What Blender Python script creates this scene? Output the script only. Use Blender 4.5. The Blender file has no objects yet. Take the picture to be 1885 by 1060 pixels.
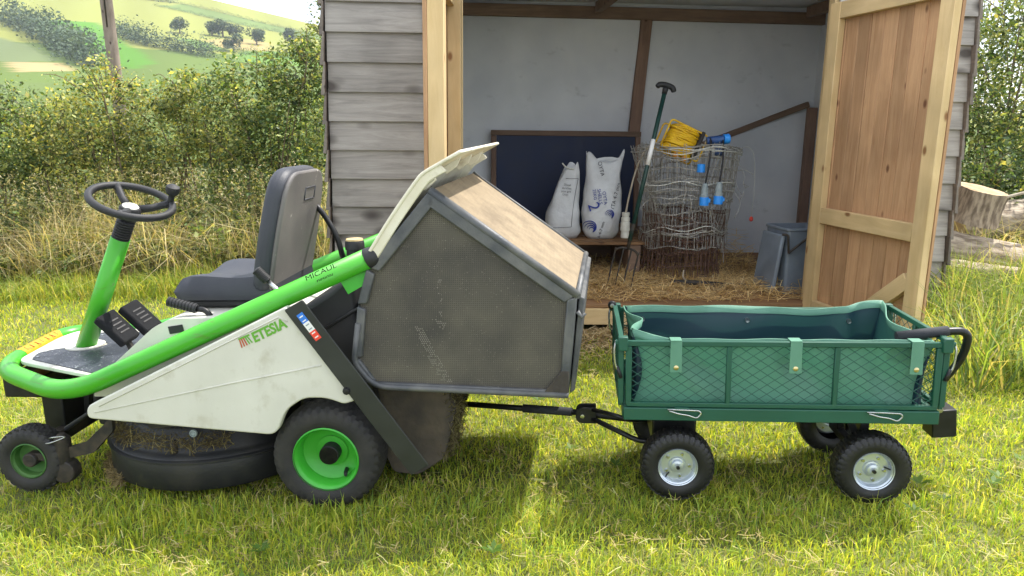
import bpy, bmesh, math, random
import numpy as np
from mathutils import Matrix, Vector
R = math.radians
random.seed(7); rng = np.random.default_rng(7)
scene = bpy.context.scene
col = scene.collection

# ---------------------------------------------------------------- camera
PITCH, ROLL, EYE = 0.2119, 0.0125, 1.2866
cd = bpy.data.cameras.new('camera'); cam = bpy.data.objects.new('camera', cd); col.objects.link(cam)
cd.sensor_width = 36; cd.lens = 36 * 1369.7 / 1885; cd.clip_start = .05; cd.clip_end = 5000
cam.matrix_world = Matrix.Translation((0, 0, EYE)) @ Matrix.Rotation(math.pi/2 - PITCH, 4, 'X') @ Matrix.Rotation(ROLL, 4, 'Z')
scene.camera = cam
# ---------------------------------------------------------------- sky and sun
SUN_EL, SUN_AZ = R(60), R(50)        # azimuth from +Y towards +X
w = bpy.data.worlds.new('World'); scene.world = w; w.use_nodes = True
nt = w.node_tree; nt.nodes.clear()
out = nt.nodes.new('ShaderNodeOutputWorld'); bg = nt.nodes.new('ShaderNodeBackground')
sky = nt.nodes.new('ShaderNodeTexSky'); sky.sky_type = 'NISHITA'; sky.sun_disc = False
sky.sun_elevation = SUN_EL; sky.sun_rotation = SUN_AZ; sky.air_density = 1.0; sky.dust_density = 1.5
tc = nt.nodes.new('ShaderNodeTexCoord'); mp = nt.nodes.new('ShaderNodeMapping'); mp.inputs['Scale'].default_value = (1, 1, 2.6)
nz = nt.nodes.new('ShaderNodeTexNoise'); nz.inputs['Scale'].default_value = 3.1; nz.inputs['Detail'].default_value = 7; nz.inputs['Roughness'].default_value = .55
rp = nt.nodes.new('ShaderNodeValToRGB'); rp.color_ramp.elements[0].position = .38; rp.color_ramp.elements[1].position = .58
mx = nt.nodes.new('ShaderNodeMixRGB'); mx.inputs['Color2'].default_value = (10.5, 10.8, 11.2, 1)
L = nt.links.new
L(tc.outputs['Generated'], mp.inputs['Vector']); L(mp.outputs['Vector'], nz.inputs['Vector']); L(nz.outputs['Fac'], rp.inputs['Fac'])
L(rp.outputs['Color'], mx.inputs['Fac']); L(sky.outputs['Color'], mx.inputs['Color1']); L(mx.outputs['Color'], bg.inputs['Color'])
bg.inputs['Strength'].default_value = .15
L(bg.outputs['Background'], out.inputs['Surface'])
sd = bpy.data.lights.new('sun', 'SUN'); sun = bpy.data.objects.new('sun', sd); col.objects.link(sun)
sd.energy = 4.7; sd.angle = R(.55); sd.color = (1, .95, .87)
sdir = Vector((math.sin(SUN_AZ)*math.cos(SUN_EL), math.cos(SUN_AZ)*math.cos(SUN_EL), math.sin(SUN_EL)))
sun.rotation_euler = sdir.to_track_quat('Z', 'Y').to_euler()
vs = scene.view_settings
vs.view_transform = 'Standard'; vs.look = 'None'; vs.gamma = 1; vs.exposure = .70; vs.use_curve_mapping = False
HAZE = .00022
scene.cycles.max_bounces = 7; scene.cycles.volume_bounces = 0; scene.cycles.transparent_max_bounces = 8

# ---------------------------------------------------------------- materials
def lin(r, g, b):
    f = lambda c: (c/255/12.92) if c/255 <= .04045 else ((c/255+.055)/1.055)**2.4
    return (f(r), f(g), f(b), 1)
def nodes(m):
    m.use_nodes = True
    return m.node_tree, m.node_tree.nodes['Principled BSDF']
def mat(name, c, rough=.5, metal=0, c2=None, scale=20, contrast=(.35, .65), bump=0, bscale=60, coat=0, spec=.5, detail=5, stretch=(1, 1, 1), grime=None):
    m = bpy.data.materials.new(name); t, p = nodes(m)
    p.inputs['Roughness'].default_value = rough; p.inputs['Metallic'].default_value = metal
    p.inputs['Specular IOR Level'].default_value = spec; p.inputs['Coat Weight'].default_value = coat
    p.inputs['Base Color'].default_value = c
    n = t.nodes.new; l = t.links.new
    tc = n('ShaderNodeTexCoord'); mp = n('ShaderNodeMapping'); mp.inputs['Scale'].default_value = stretch
    l(tc.outputs['Object'], mp.inputs['Vector'])
    if c2:
        nz = n('ShaderNodeTexNoise'); nz.inputs['Scale'].default_value = scale; nz.inputs['Detail'].default_value = detail
        r = n('ShaderNodeValToRGB'); r.color_ramp.elements[0].position, r.color_ramp.elements[1].position = contrast
        r.color_ramp.elements[0].color = c; r.color_ramp.elements[1].color = c2
        l(mp.outputs['Vector'], nz.inputs['Vector']); l(nz.outputs['Fac'], r.inputs['Fac']); l(r.outputs['Color'], p.inputs['Base Color'])
        # roughness follows the dirt a little
        mr = n('ShaderNodeMapRange'); mr.inputs['To Min'].default_value = max(0, rough-.1); mr.inputs['To Max'].default_value = min(1, rough+.15)
        l(nz.outputs['Fac'], mr.inputs['Value']); l(mr.outputs['Result'], p.inputs['Roughness'])
    if grime:                                   # (colour, scale, low, high, amount, stretch): worn or dirty flecks with a shape of their own
        gm = n('ShaderNodeMapping'); gm.inputs['Scale'].default_value = grime[5]; l(tc.outputs['Object'], gm.inputs['Vector'])
        gn = n('ShaderNodeTexNoise'); gn.inputs['Scale'].default_value = grime[1]; gn.inputs['Detail'].default_value = 8; gn.inputs['Roughness'].default_value = .65; l(gm.outputs['Vector'], gn.inputs['Vector'])
        gr = n('ShaderNodeMapRange'); gr.inputs['From Min'].default_value = grime[2]; gr.inputs['From Max'].default_value = grime[3]; gr.inputs['To Max'].default_value = grime[4]; l(gn.outputs['Fac'], gr.inputs['Value'])
        gx = n('ShaderNodeMixRGB'); gx.inputs['Color1'].default_value = c; gx.inputs['Color2'].default_value = grime[0]; l(gr.outputs['Result'], gx.inputs['Fac'])
        if c2: l(r.outputs['Color'], gx.inputs['Color1'])
        l(gx.outputs['Color'], p.inputs['Base Color'])
    if bump:
        nb = n('ShaderNodeTexNoise'); nb.inputs['Scale'].default_value = bscale; nb.inputs['Detail'].default_value = 4
        b = n('ShaderNodeBump'); b.inputs['Strength'].default_value = bump; b.inputs['Distance'].default_value = .01
        l(mp.outputs['Vector'], nb.inputs['Vector']); l(nb.outputs['Fac'], b.inputs['Height']); l(b.outputs['Normal'], p.inputs['Normal'])
    return m
def wood(name, a, b, knot, axis=0, rough=.75, knots=.055, vary=.35, freq=26, bump=.35):
    """plank: grain along `axis`, knots, every object a piece of its own"""
    m = bpy.data.materials.new(name); t, p = nodes(m); n = t.nodes.new; l = t.links.new
    p.inputs['Roughness'].default_value = rough; p.inputs['Specular IOR Level'].default_value = .25
    tc = n('ShaderNodeTexCoord'); oi = n('ShaderNodeObjectInfo')
    mul = n('ShaderNodeMath'); mul.operation = 'MULTIPLY'; mul.inputs[1].default_value = 57.3; l(oi.outputs['Random'], mul.inputs[0])
    add = n('ShaderNodeVectorMath'); add.operation = 'ADD'; l(tc.outputs['Object'], add.inputs[0]); l(mul.outputs[0], add.inputs[1])
    mp = n('ShaderNodeMapping'); s = [freq]*3; s[axis] = 2.2; mp.inputs['Scale'].default_value = s; l(add.outputs[0], mp.inputs['Vector'])
    # knots bend the grain
    mk = n('ShaderNodeMapping'); sk = [6.5]*3; sk[axis] = 3.6; mk.inputs['Scale'].default_value = sk; l(add.outputs[0], mk.inputs['Vector'])
    vo = n('ShaderNodeTexVoronoi'); vo.inputs['Scale'].default_value = 1.0; l(mk.outputs[0], vo.inputs['Vector'])
    nz = n('ShaderNodeTexNoise'); nz.inputs['Scale'].default_value = 1; nz.inputs['Detail'].default_value = 10; nz.inputs['Roughness'].default_value = .72; nz.inputs['Distortion'].default_value = .9
    l(mp.outputs[0], nz.inputs['Vector'])
    r = n('ShaderNodeValToRGB'); r.color_ramp.elements[0].position = .3; r.color_ramp.elements[1].position = .68
    r.color_ramp.elements[0].color = a; r.color_ramp.elements[1].color = b; l(nz.outputs['Fac'], r.inputs['Fac'])
    n2 = n('ShaderNodeTexNoise'); n2.inputs['Scale'].default_value = 2.2; n2.inputs['Detail'].default_value = 3; l(add.outputs[0], n2.inputs['Vector'])
    hv = n('ShaderNodeHueSaturation'); l(r.outputs['Color'], hv.inputs['Color'])
    v1 = n('ShaderNodeMapRange'); v1.inputs['To Min'].default_value = 1-vary; v1.inputs['To Max'].default_value = 1+vary; l(oi.outputs['Random'], v1.inputs['Value'])
    v2 = n('ShaderNodeMapRange'); v2.inputs['From Min'].default_value = .3; v2.inputs['From Max'].default_value = .7; v2.inputs['To Min'].default_value = .78; v2.inputs['To Max'].default_value = 1.2; l(n2.outputs['Fac'], v2.inputs['Value'])
    vm = n('ShaderNodeMath'); vm.operation = 'MULTIPLY'; l(v1.outputs[0], vm.inputs[0]); l(v2.outputs[0], vm.inputs[1]); l(vm.outputs[0], hv.inputs['Value'])
    kr = n('ShaderNodeValToRGB'); kr.color_ramp.elements[0].position = knots; kr.color_ramp.elements[0].color = (1, 1, 1, 1)
    kr.color_ramp.elements[1].position = knots*2.2; kr.color_ramp.elements[1].color = (0, 0, 0, 1); l(vo.outputs['Distance'], kr.inputs['Fac'])
    mx = n('ShaderNodeMixRGB'); mx.inputs['Color2'].default_value = knot; l(kr.outputs['Color'], mx.inputs['Fac']); l(hv.outputs['Color'], mx.inputs['Color1'])
    l(mx.outputs['Color'], p.inputs['Base Color'])
    b_ = n('ShaderNodeBump'); b_.inputs['Strength'].default_value = bump; b_.inputs['Distance'].default_value = .004; l(nz.outputs['Fac'], b_.inputs['Height']); l(b_.outputs['Normal'], p.inputs['Normal'])
    return m
def foliage(name, trans=.4, rough=.55, tint=(1, 1, 1, 1)):
    """colour per leaf from the mesh's own 'tone' attribute; light passes through"""
    m = bpy.data.materials.new(name); t, p = nodes(m); n = t.nodes.new; l = t.links.new
    at = n('ShaderNodeAttribute'); at.attribute_name = 'tone'
    mul = n('ShaderNodeMixRGB'); mul.blend_type = 'MULTIPLY'; mul.inputs['Fac'].default_value = 1; mul.inputs['Color2'].default_value = tint
    l(at.outputs['Color'], mul.inputs['Color1'])
    l(mul.outputs['Color'], p.inputs['Base Color']); p.inputs['Roughness'].default_value = rough; p.inputs['Specular IOR Level'].default_value = .3
    tr = n('ShaderNodeBsdfTranslucent')
    g = n('ShaderNodeMixRGB'); g.blend_type = 'MULTIPLY'; g.inputs['Fac'].default_value = 1; g.inputs['Color2'].default_value = (1.75, 1.6, .55, 1)
    l(mul.outputs['Color'], g.inputs['Color1']); l(g.outputs['Color'], tr.inputs['Color'])
    ms = n('ShaderNodeMixShader'); ms.inputs['Fac'].default_value = trans
    l(p.outputs['BSDF'], ms.inputs[1]); l(tr.outputs['BSDF'], ms.inputs[2]); l(ms.outputs['Shader'], t.nodes['Material Output'].inputs['Surface'])
    return m

M = {}
M['green'] = mat('green_frame_paint', lin(52, 152, 24), .38, 0, lin(70, 168, 36), 3, (.3, .75), .04, 300, coat=.15, grime=(lin(92, 96, 50), 9, .60, .74, .75, (.7, 2.2, 4.5)))
M['rimgreen'] = mat('green_rim_paint', lin(48, 156, 38), .36, 0, lin(68, 174, 56), 8, (.3, .7), .05, 200)
M['rimdirty'] = mat('dirty_green_rim', lin(40, 92, 34), .6, 0, lin(70, 110, 50), 18)
M['cover'] = mat('grey_white_plastic', lin(206, 205, 194), .5, 0, lin(192, 191, 179), 5, (.35, .75), .06, 220, grime=(lin(150, 142, 116), 7, .56, .80, .7, (1.2, 1, 1)))
M['cream'] = mat('cream_plastic', lin(222, 218, 200), .5, 0, lin(196, 188, 160), 6, (.4, .8), .08, 120, grime=(lin(150, 134, 96), 14, .52, .74, .7, (1, 1, 1)))
M['black'] = mat('black_plastic', lin(24, 25, 28), .58, 0, lin(38, 38, 40), 12, (.35, .7), .08, 200)
M['tread'] = mat('pedal_rubber', lin(20, 21, 24), .85, 0, lin(30, 31, 34), 30, (.35, .7), .1, 200, spec=.25)
M['blackmetal'] = mat('black_metal', lin(24, 25, 27), .38, .3, lin(36, 36, 36), 25, (.4, .7), .05, 150)
M['dirtymetal'] = mat('dirty_dark_metal', lin(42, 40, 38), .65, .2, lin(78, 68, 56), 22, (.4, .75), .2, 80)
M['rubber'] = mat('tyre_rubber', lin(30, 30, 31), .7, 0, lin(52, 50, 47), 14, (.35, .75), .15, 160)
M['newrubber'] = mat('new_tyre_rubber', lin(17, 17, 18), .5, 0, lin(25, 25, 26), 14, (.35, .75), .1, 160)
M['vinyl'] = mat('seat_vinyl', lin(42, 45, 54), .5, 0, lin(54, 56, 63), 9, (.35, .7), .12, 260)
M['seatback'] = mat('seat_shell', lin(88, 85, 85), .6, 0, lin(112, 108, 104), 5, (.3, .75), .1, 160, grime=(lin(206, 200, 188), 26, .66, .74, .8, (1, 1, .6)))
M['strapdark'] = mat('dark_olive_steel', lin(33, 36, 34), .45, .1, lin(44, 47, 44), 10)
M['deck'] = mat('deck_plastic', lin(30, 31, 34), .48, 0, lin(58, 55, 50), 7, (.5, .85), .1, 90)
M['binframe'] = mat('grass_box_frame', lin(68, 71, 75), .48, .1, lin(104, 104, 102), 12, (.35, .75), .15, 140)
M['chute'] = mat('dirty_chute', lin(58, 53, 48), .85, 0, lin(92, 82, 68), 9, (.35, .7), .6, 40)
M['cap'] = mat('dusty_cap', lin(178, 152, 104), .8, 0, lin(206, 186, 140), 40)
M['yellow'] = mat('yellow_sticker', lin(218, 146, 6), .5, 0, lin(200, 128, 8), 30, (.4, .8), grime=(lin(96, 76, 30), 40, .58, .70, .8, (1, .5, 1)))
M['red'] = mat('red_print', lin(222, 66, 46), .5); M['blue'] = mat('blue_print', lin(44, 116, 208), .5)
M['white'] = mat('white_print', lin(226, 226, 224), .5); M['ink'] = mat('dark_print', lin(30, 40, 30), .5)
M['logogreen'] = mat('logo_green', lin(96, 160, 48), .5); M['logored'] = mat('logo_red', lin(176, 84, 46), .5)
M['steel'] = mat('bright_steel', lin(196, 198, 198), .25, .95, lin(170, 172, 172), 30)
M['zinc'] = mat('zinc_plated_rim', lin(200, 208, 216), .28, .65, lin(186, 196, 206), 5)
M['brass'] = mat('brass_snap', lin(206, 190, 140), .3, .9)
M['cartgreen'] = mat('cart_green_paint', lin(16, 72, 56), .45, 0, lin(20, 80, 62), 8, (.3, .7), .04, 200, coat=.1)
M['foam'] = mat('foam_grip', lin(34, 36, 42), .8, 0, lin(44, 46, 50), 60, (.3, .7), .2, 400)
M['galv'] = mat('galvanised_wire', lin(186, 184, 178), .5, .25, lin(150, 146, 138), 30)
M['rust'] = mat('rusty_wire', lin(86, 62, 54), .85, .1, lin(124, 96, 80), 30)
M['navy'] = mat('navy_board', lin(14, 30, 62), .6, 0, lin(18, 36, 72), 6, (.3, .7), .03, 90)
M['sack'] = mat('woven_sack', lin(214, 217, 220), .55, 0, lin(194, 196, 198), 7, (.35, .7), .6, 26)
M['inkblue'] = mat('sack_blue_ink', lin(34, 56, 148), .6); M['inkblack'] = mat('sack_black_ink', lin(44, 46, 60), .6)
M['pvc'] = mat('white_pvc', lin(216, 216, 208), .45, 0, lin(196, 196, 186), 20)
M['cable'] = mat('yellow_cable', lin(232, 190, 26), .5, 0, lin(214, 168, 24), 20)
M['orange'] = mat('orange_plastic', lin(226, 150, 40), .5)
M['plugblue'] = mat('blue_plug', lin(36, 138, 236), .45, 0, lin(48, 150, 240), 20)
M['plugdark'] = mat('dark_blue_socket', lin(34, 66, 118), .5, 0, lin(46, 84, 140), 20)
M['pluggrey'] = mat('grey_plug', lin(150, 162, 166), .5, 0, lin(132, 144, 148), 20)
M['cord'] = mat('black_cord', lin(22, 24, 30), .5)
M['forkgreen'] = mat('fork_shaft_green', lin(18, 52, 48), .4, 0, lin(26, 62, 56), 12)
M['tubgrey'] = mat('grey_tub_plastic', lin(120, 130, 142), .55, 0, lin(100, 108, 118), 5, (.35, .7), .08, 120)
M['membrane'] = mat('breather_membrane', lin(222, 225, 230), .75, 0, lin(206, 210, 217), 2.5, (.35, .7), .55, 3.5, grime=(lin(140, 142, 146), 5, .60, .78, .6, (1, 1, 1.6)))
M['sawnwood'] = wood('new_sawn_timber', lin(190, 162, 116), lin(206, 180, 136), lin(136, 98, 64), 2, vary=.12, freq=18)
M['sawnwoodx'] = wood('new_sawn_timber_across', lin(190, 162, 116), lin(206, 180, 136), lin(136, 98, 64), 0, vary=.12, freq=18)
M['larch'] = wood('larch_board', lin(162, 122, 88), lin(192, 154, 116), lin(112, 76, 54), 2, vary=.16, freq=34, knots=.05)
M['greywood'] = wood('weathered_grey_board', lin(136, 131, 126), lin(178, 172, 165), lin(84, 78, 74), 0, vary=.10, freq=30, knots=.15)
M['greywoody'] = wood('weathered_grey_side_board', lin(110, 102, 96), lin(140, 131, 121), lin(72, 64, 58), 1, vary=.15, freq=22)
M['darkwood'] = wood('brown_timber', lin(112, 92, 78), lin(142, 118, 100), lin(70, 54, 44), 0, vary=.15, freq=22)
M['darkwoodz'] = wood('brown_timber_upright', lin(112, 90, 78), lin(140, 114, 98), lin(70, 54, 44), 2, vary=.15, freq=22)
M['floorwood'] = wood('old_floor_board', lin(118, 88, 62), lin(150, 116, 82), lin(70, 48, 34), 0, vary=.2, freq=22)
M['polewood'] = wood('pole_wood', lin(104, 92, 82), lin(140, 128, 116), lin(70, 60, 52), 2, vary=.05, freq=10)
M['bark'] = mat('pale_bark', lin(168, 152, 132), .9, 0, lin(108, 94, 80), 34, (.38, .62), 1.0, 34, stretch=(1, 1, .25), detail=9)
M['barkx'] = mat('pale_bark_lying', lin(176, 162, 142), .9, 0, lin(118, 104, 88), 30, (.38, .62), 1.0, 34, stretch=(.3, 1, 1), detail=9)
M['endgrain'] = mat('cut_log_end', lin(186, 164, 130), .85, 0, lin(150, 122, 90), 14, (.3, .7), .3, 40)
M['twig'] = mat('twig_bark', lin(96, 84, 66), .9, 0, lin(130, 116, 92), 20)
M['straw'] = mat('straw', lin(206, 176, 108), .8, 0, lin(170, 136, 76), 3)
M['bleached'] = mat('bleached_wood', lin(190, 180, 164), .85, 0, lin(150, 138, 120), 12, (.3, .7), .3, 60)
M['soil'] = mat('soil_under_grass', lin(78, 84, 42), .95, 0, lin(108, 112, 58), 4, (.3, .7), .6, 30)
M['grass'] = foliage('lawn_grass', .5, .5)
M['leaf'] = foliage('hedge_leaf', .38, .5)
M['dry'] = foliage('dry_grass', .3, .7)
M['farleaf'] = foliage('far_leaf', .1, .8)

# ---------------------------------------------------------------- mesh helpers
class MB:
    def __init__(s): s.v = []; s.f = []; s.sm = []; s.mi = []; s.turned = False
    def add(s, vs, fs, smooth=False, mi=0):
        o = len(s.v); s.v += [tuple(p) for p in vs]
        for f in fs: s.f.append(tuple(i+o for i in f)); s.sm.append(smooth); s.mi.append(mi)
        return s
    def box(s, c, d, rot=None, mi=0):
        x, y, z = d[0]/2, d[1]/2, d[2]/2
        P = [Vector((a*x, b*y, e*z)) for a in (-1, 1) for b in (-1, 1) for e in (-1, 1)]
        if rot is not None: P = [rot @ p for p in P]
        P = [p + Vector(c) for p in P]
        return s.add(P, [(0, 1, 3, 2), (4, 6, 7, 5), (0, 4, 5, 1), (2, 3, 7, 6), (0, 2, 6, 4), (1, 5, 7, 3)], mi=mi)
    def bar(s, a, b, w, h, up=(0, 0, 1)):
        a, b = Vector(a), Vector(b); d = (b-a); l = d.length; d.normalize(); u = Vector(up)
        if abs(d.dot(u)) > .98: u = Vector((0, 1, 0))
        sd_ = d.cross(u).normalized(); u = sd_.cross(d).normalized()
        rot = Matrix((d, sd_, u)).transposed()
        return s.box((a+b)/2, (l, w, h), rot)
    def tube(s, pts, r, n=8, closed=False, cap=True, smooth=True):
        pts = [Vector(p) for p in pts]; m = len(pts); rs = r if isinstance(r, (list, tuple)) else [r]*m
        T = []
        for i in range(m):
            a = pts[(i-1) % m] if (closed or i > 0) else pts[i]; b = pts[(i+1) % m] if (closed or i < m-1) else pts[i]
            d = b-a; T.append(d.normalized() if d.length > 1e-9 else Vector((0, 0, 1)))
        u = Vector((0, 0, 1)) if abs(T[0].z) < .9 else Vector((1, 0, 0))
        u = (u - T[0]*u.dot(T[0])).normalized(); vs = []
        for i in range(m):
            u = u - T[i]*u.dot(T[i]); u = u.normalized() if u.length > 1e-6 else T[i].orthogonal().normalized()
            v = T[i].cross(u)
            for k in range(n):
                a = 2*math.pi*k/n; vs.append(pts[i] + (u*math.cos(a)+v*math.sin(a))*rs[i])
        fs = []
        for i in range(m if closed else m-1):
            j = (i+1) % m
            for k in range(n): fs.append((i*n+k, i*n+(k+1) % n, j*n+(k+1) % n, j*n+k))
        s.add(vs, fs, smooth)
        if cap and not closed:
            o = len(s.v)-len(vs)
            s.f += [tuple(o+k for k in reversed(range(n))), tuple(o+(m-1)*n+k for k in range(n))]; s.sm += [False, False]; s.mi += [0, 0]
        return s
    def lathe(s, prof, c=(0, 0, 0), axis=(0, 0, 1), n=32, smooth=True, closed=False, cap0=True):
        s.turned = True; a = Vector(axis).normalized(); u = a.orthogonal().normalized(); v = a.cross(u); c = Vector(c); vs = []
        for (r, h) in prof:
            for k in range(n):
                t = 2*math.pi*k/n; vs.append(c + a*h + (u*math.cos(t)+v*math.sin(t))*max(r, 1e-4))
        fs = []; m = len(prof)
        for i in range(m if closed else m-1):
            j = (i+1) % m
            for k in range(n): fs.append((i*n+k, i*n+(k+1) % n, j*n+(k+1) % n, j*n+k))
        s.add(vs, fs, smooth)
        if not closed:
            o = len(s.v)-len(vs)
            s.f.append(tuple(o+(m-1)*n+k for k in range(n))); s.sm.append(False); s.mi.append(0)
            if cap0: s.f.append(tuple(o+k for k in reversed(range(n)))); s.sm.append(False); s.mi.append(0)
        return s
    def prism(s, poly, fn, t0, t1):
        """polygon (a,b) pushed from t0 to t1; fn(a,b,t) -> xyz"""
        n = len(poly); vs = [fn(a, b, t0) for a, b in poly] + [fn(a, b, t1) for a, b in poly]
        return s.add(vs, [tuple(range(n)), tuple(reversed(range(n, 2*n)))] + [(i, i+n, (i+1) % n+n, (i+1) % n) for i in range(n)])
    def build(s, name, m, parent=None, bevel=0, seg=2, sub=0):
        me = bpy.data.meshes.new(name); me.from_pydata(s.v, [], s.f); me.update()
        bm = bmesh.new(); bm.from_mesh(me); bmesh.ops.recalc_face_normals(bm, faces=bm.faces[:]); bm.to_mesh(me); bm.free()
        me.polygons.foreach_set('use_smooth', s.sm); me.polygons.foreach_set('material_index', s.mi)
        for x in (m if isinstance(m, (list, tuple)) else [m]): me.materials.append(M[x] if isinstance(x, str) else x)
        o = bpy.data.objects.new(name, me); col.objects.link(o); o.parent = parent
        if s.turned: me.set_sharp_from_angle(angle=R(38))
        if bevel:
            b = o.modifiers.new('bevel', 'BEVEL'); b.width = bevel; b.segments = seg; b.limit_method = 'ANGLE'; b.angle_limit = R(35)
            me.polygons.foreach_set('use_smooth', [True]*len(s.f)); b.harden_normals = False
            try: me.set_sharp_from_angle(angle=R(35))
            except Exception: pass
        if sub:
            b = o.modifiers.new('sub', 'SUBSURF'); b.levels = sub; b.render_levels = sub
        return o
def XZ(a, b, t): return (a, t, b)
def XY(a, b, t): return (a, b, t)
def YZ(a, b, t): return (t, a, b)
def tag(o, label, cat, group=None, kind=None):
    o['label'] = label
    if cat: o['category'] = cat
    if group: o['group'] = group
    if kind: o['kind'] = kind
    return o
def thing(name, label, cat, loc=(0, 0, 0), yaw=0, tilt=0, group=None):
    o = bpy.data.objects.new(name, None); col.objects.link(o); o.empty_display_size = .1
    o.location = loc; o.rotation_euler = (0, -tilt, yaw); return tag(o, label, cat, group)
def fillet(poly, rad, n=5):
    """round the corners of a 2-D polygon; rad a number or one per corner"""
    o = []; N = len(poly)
    for i, p in enumerate(poly):
        r = rad[i] if isinstance(rad, (list, tuple)) else rad
        p = Vector(p); a = (Vector(poly[i-1])-p); b = (Vector(poly[(i+1) % N])-p)
        r = min(r, a.length*.49, b.length*.49)
        if r < 1e-4: o.append(tuple(p)); continue
        p0 = p+a.normalized()*r; p1 = p+b.normalized()*r
        for k in range(n+1):
            t = k/n; q = p0*(1-t)**2+p*2*t*(1-t)+p1*t*t; o.append((q.x, q.y))
    return o
def path(pts, rads, n=6):
    """poly-line in 3-D with rounded corners"""
    o = [Vector(pts[0])]
    for i in range(1, len(pts)-1):
        p = Vector(pts[i]); a = Vector(pts[i-1])-p; b = Vector(pts[i+1])-p; r = min(rads[i-1], a.length*.49, b.length*.49)
        p0 = p+a.normalized()*r; p1 = p+b.normalized()*r
        for k in range(n+1):
            t = k/n; o.append(p0*(1-t)**2+p*2*t*(1-t)+p1*t*t)
    o.append(Vector(pts[-1])); return o
def spline(pts, n=8):
    P = [Vector(p) for p in pts]; P = [P[0]*2-P[1]]+P+[P[-1]*2-P[-2]]; o = []
    for i in range(1, len(P)-2):
        for k in range(n):
            t = k/n; a, b, c, d = P[i-1:i+3]
            o.append(.5*((2*b)+(c-a)*t+(2*a-5*b+4*c-d)*t*t+(3*b-a-3*c+d)*t**3))
    return o+[P[-2]]
def text_mesh(txt, size, extrude=.0006, shear=0, align='CENTER', bold=0):
    cu = bpy.data.curves.new('t', 'FONT'); cu.body = txt; cu.size = size; cu.extrude = extrude; cu.align_x = align; cu.align_y = 'CENTER'; cu.shear = shear; cu.resolution_u = 3; cu.offset = bold
    ob = bpy.data.objects.new('t', cu); col.objects.link(ob); bpy.context.view_layer.update()
    me = bpy.data.meshes.new_from_object(ob.evaluated_get(bpy.context.evaluated_depsgraph_get()))
    bpy.data.objects.remove(ob); bpy.data.curves.remove(cu); return me
def lettering(txt, size, mtl, parent, loc, xdir, ydir, shear=0, bold=0, name='lettering', wide=1):
    me = text_mesh(txt, size, shear=shear, bold=bold); me.materials.clear(); me.materials.append(M[mtl])
    x = Vector(xdir).normalized(); y = Vector(ydir); y = (y-x*y.dot(x)).normalized(); z = x.cross(y)
    mw = Matrix((x*wide, y, z)).transposed().to_4x4(); mw.translation = Vector(loc)
    o = bpy.data.objects.new(name, me); col.objects.link(o); o.parent = parent; o.matrix_local = mw
    return o
def raw_mesh(name, verts, faces_idx, nper, m, parent=None, tone=None, smooth=False):
    """big meshes from numpy: faces_idx (F,nper) all with nper corners"""
    me = bpy.data.meshes.new(name); nv, nf = len(verts), len(faces_idx)
    me.vertices.add(nv); me.vertices.foreach_set('co', np.asarray(verts, np.float32).ravel())
    me.loops.add(nf*nper); me.loops.foreach_set('vertex_index', np.asarray(faces_idx, np.int32).ravel())
    me.polygons.add(nf); me.polygons.foreach_set('loop_start', np.arange(0, nf*nper, nper, dtype=np.int32))
    me.polygons.foreach_set('loop_total', np.full(nf, nper, np.int32))
    if smooth: me.polygons.foreach_set('use_smooth', np.ones(nf, bool))
    me.update(calc_edges=True)
    if tone is not None:
        a = me.color_attributes.new('tone', 'FLOAT_COLOR', 'POINT'); c = np.ones((nv, 4), np.float32); c[:, :3] = tone; a.data.foreach_set('color', c.ravel())
    me.materials.append(M[m] if isinstance(m, str) else m)
    o = bpy.data.objects.new(name, me); col.objects.link(o); o.parent = parent; return o
def copies(o, parent, offs):
    for d in offs:
        c = o.copy(); col.objects.link(c); c.parent = parent; c.location = Vector(o.location)+Vector(d)

# ---------------------------------------------------------------- ground and hills
def gz(x, y):
    x = np.clip(x, -5, 4.5); return .045*(x-.925)
def sheet(name, x0, x1, y0, y1, nx, ny, zf, m, tone=None):
    xs = np.linspace(x0, x1, nx); ys = np.linspace(y0, y1, ny); X, Y = np.meshgrid(xs, ys); Z = zf(X, Y)
    V = np.stack([X, Y, Z], -1).reshape(-1, 3); i = np.arange((ny-1)*nx).reshape(ny-1, nx)[:, :-1].ravel()
    F = np.stack([i, i+1, i+nx+1, i+nx], 1)
    return raw_mesh(name, V, F, 4, m, tone=tone(V) if tone else None, smooth=True)
def bumps(X, Y): return .012*np.sin(X*3.1+1)*np.sin(Y*2.3)+.008*np.sin(X*7+Y*5)
g = sheet('ground', -26, 26, -4, 34, 160, 120, lambda X, Y: gz(X, Y)+bumps(X, Y)*(Y < 5)-.02, 'soil'); g['kind'] = 'structure'
def hz(X, Y):
    crest = np.clip(93+(-195-X)*.22, 20, 175); t = np.clip((Y-110)/590, 0, 1.6); z = crest*(t**1.25)
    over = np.clip((Y-700)/250, 0, 3); z = np.where(Y > 700, crest-crest*.25*over**2, z)
    return z-14*np.clip((Y-30)/60, 0, 1)*np.clip((200-Y)/110, 0, 1)
def inside(px, py, poly):
    c = np.zeros(len(px), bool); n = len(poly)
    for i in range(n):
        x0, y0 = poly[i]; x1, y1 = poly[(i+1) % n]
        if y0 == y1: continue
        c ^= ((y0 > py) != (y1 > py)) & (px < (x1-x0)*(py-y0)/(y1-y0)+x0)
    return c
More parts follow.
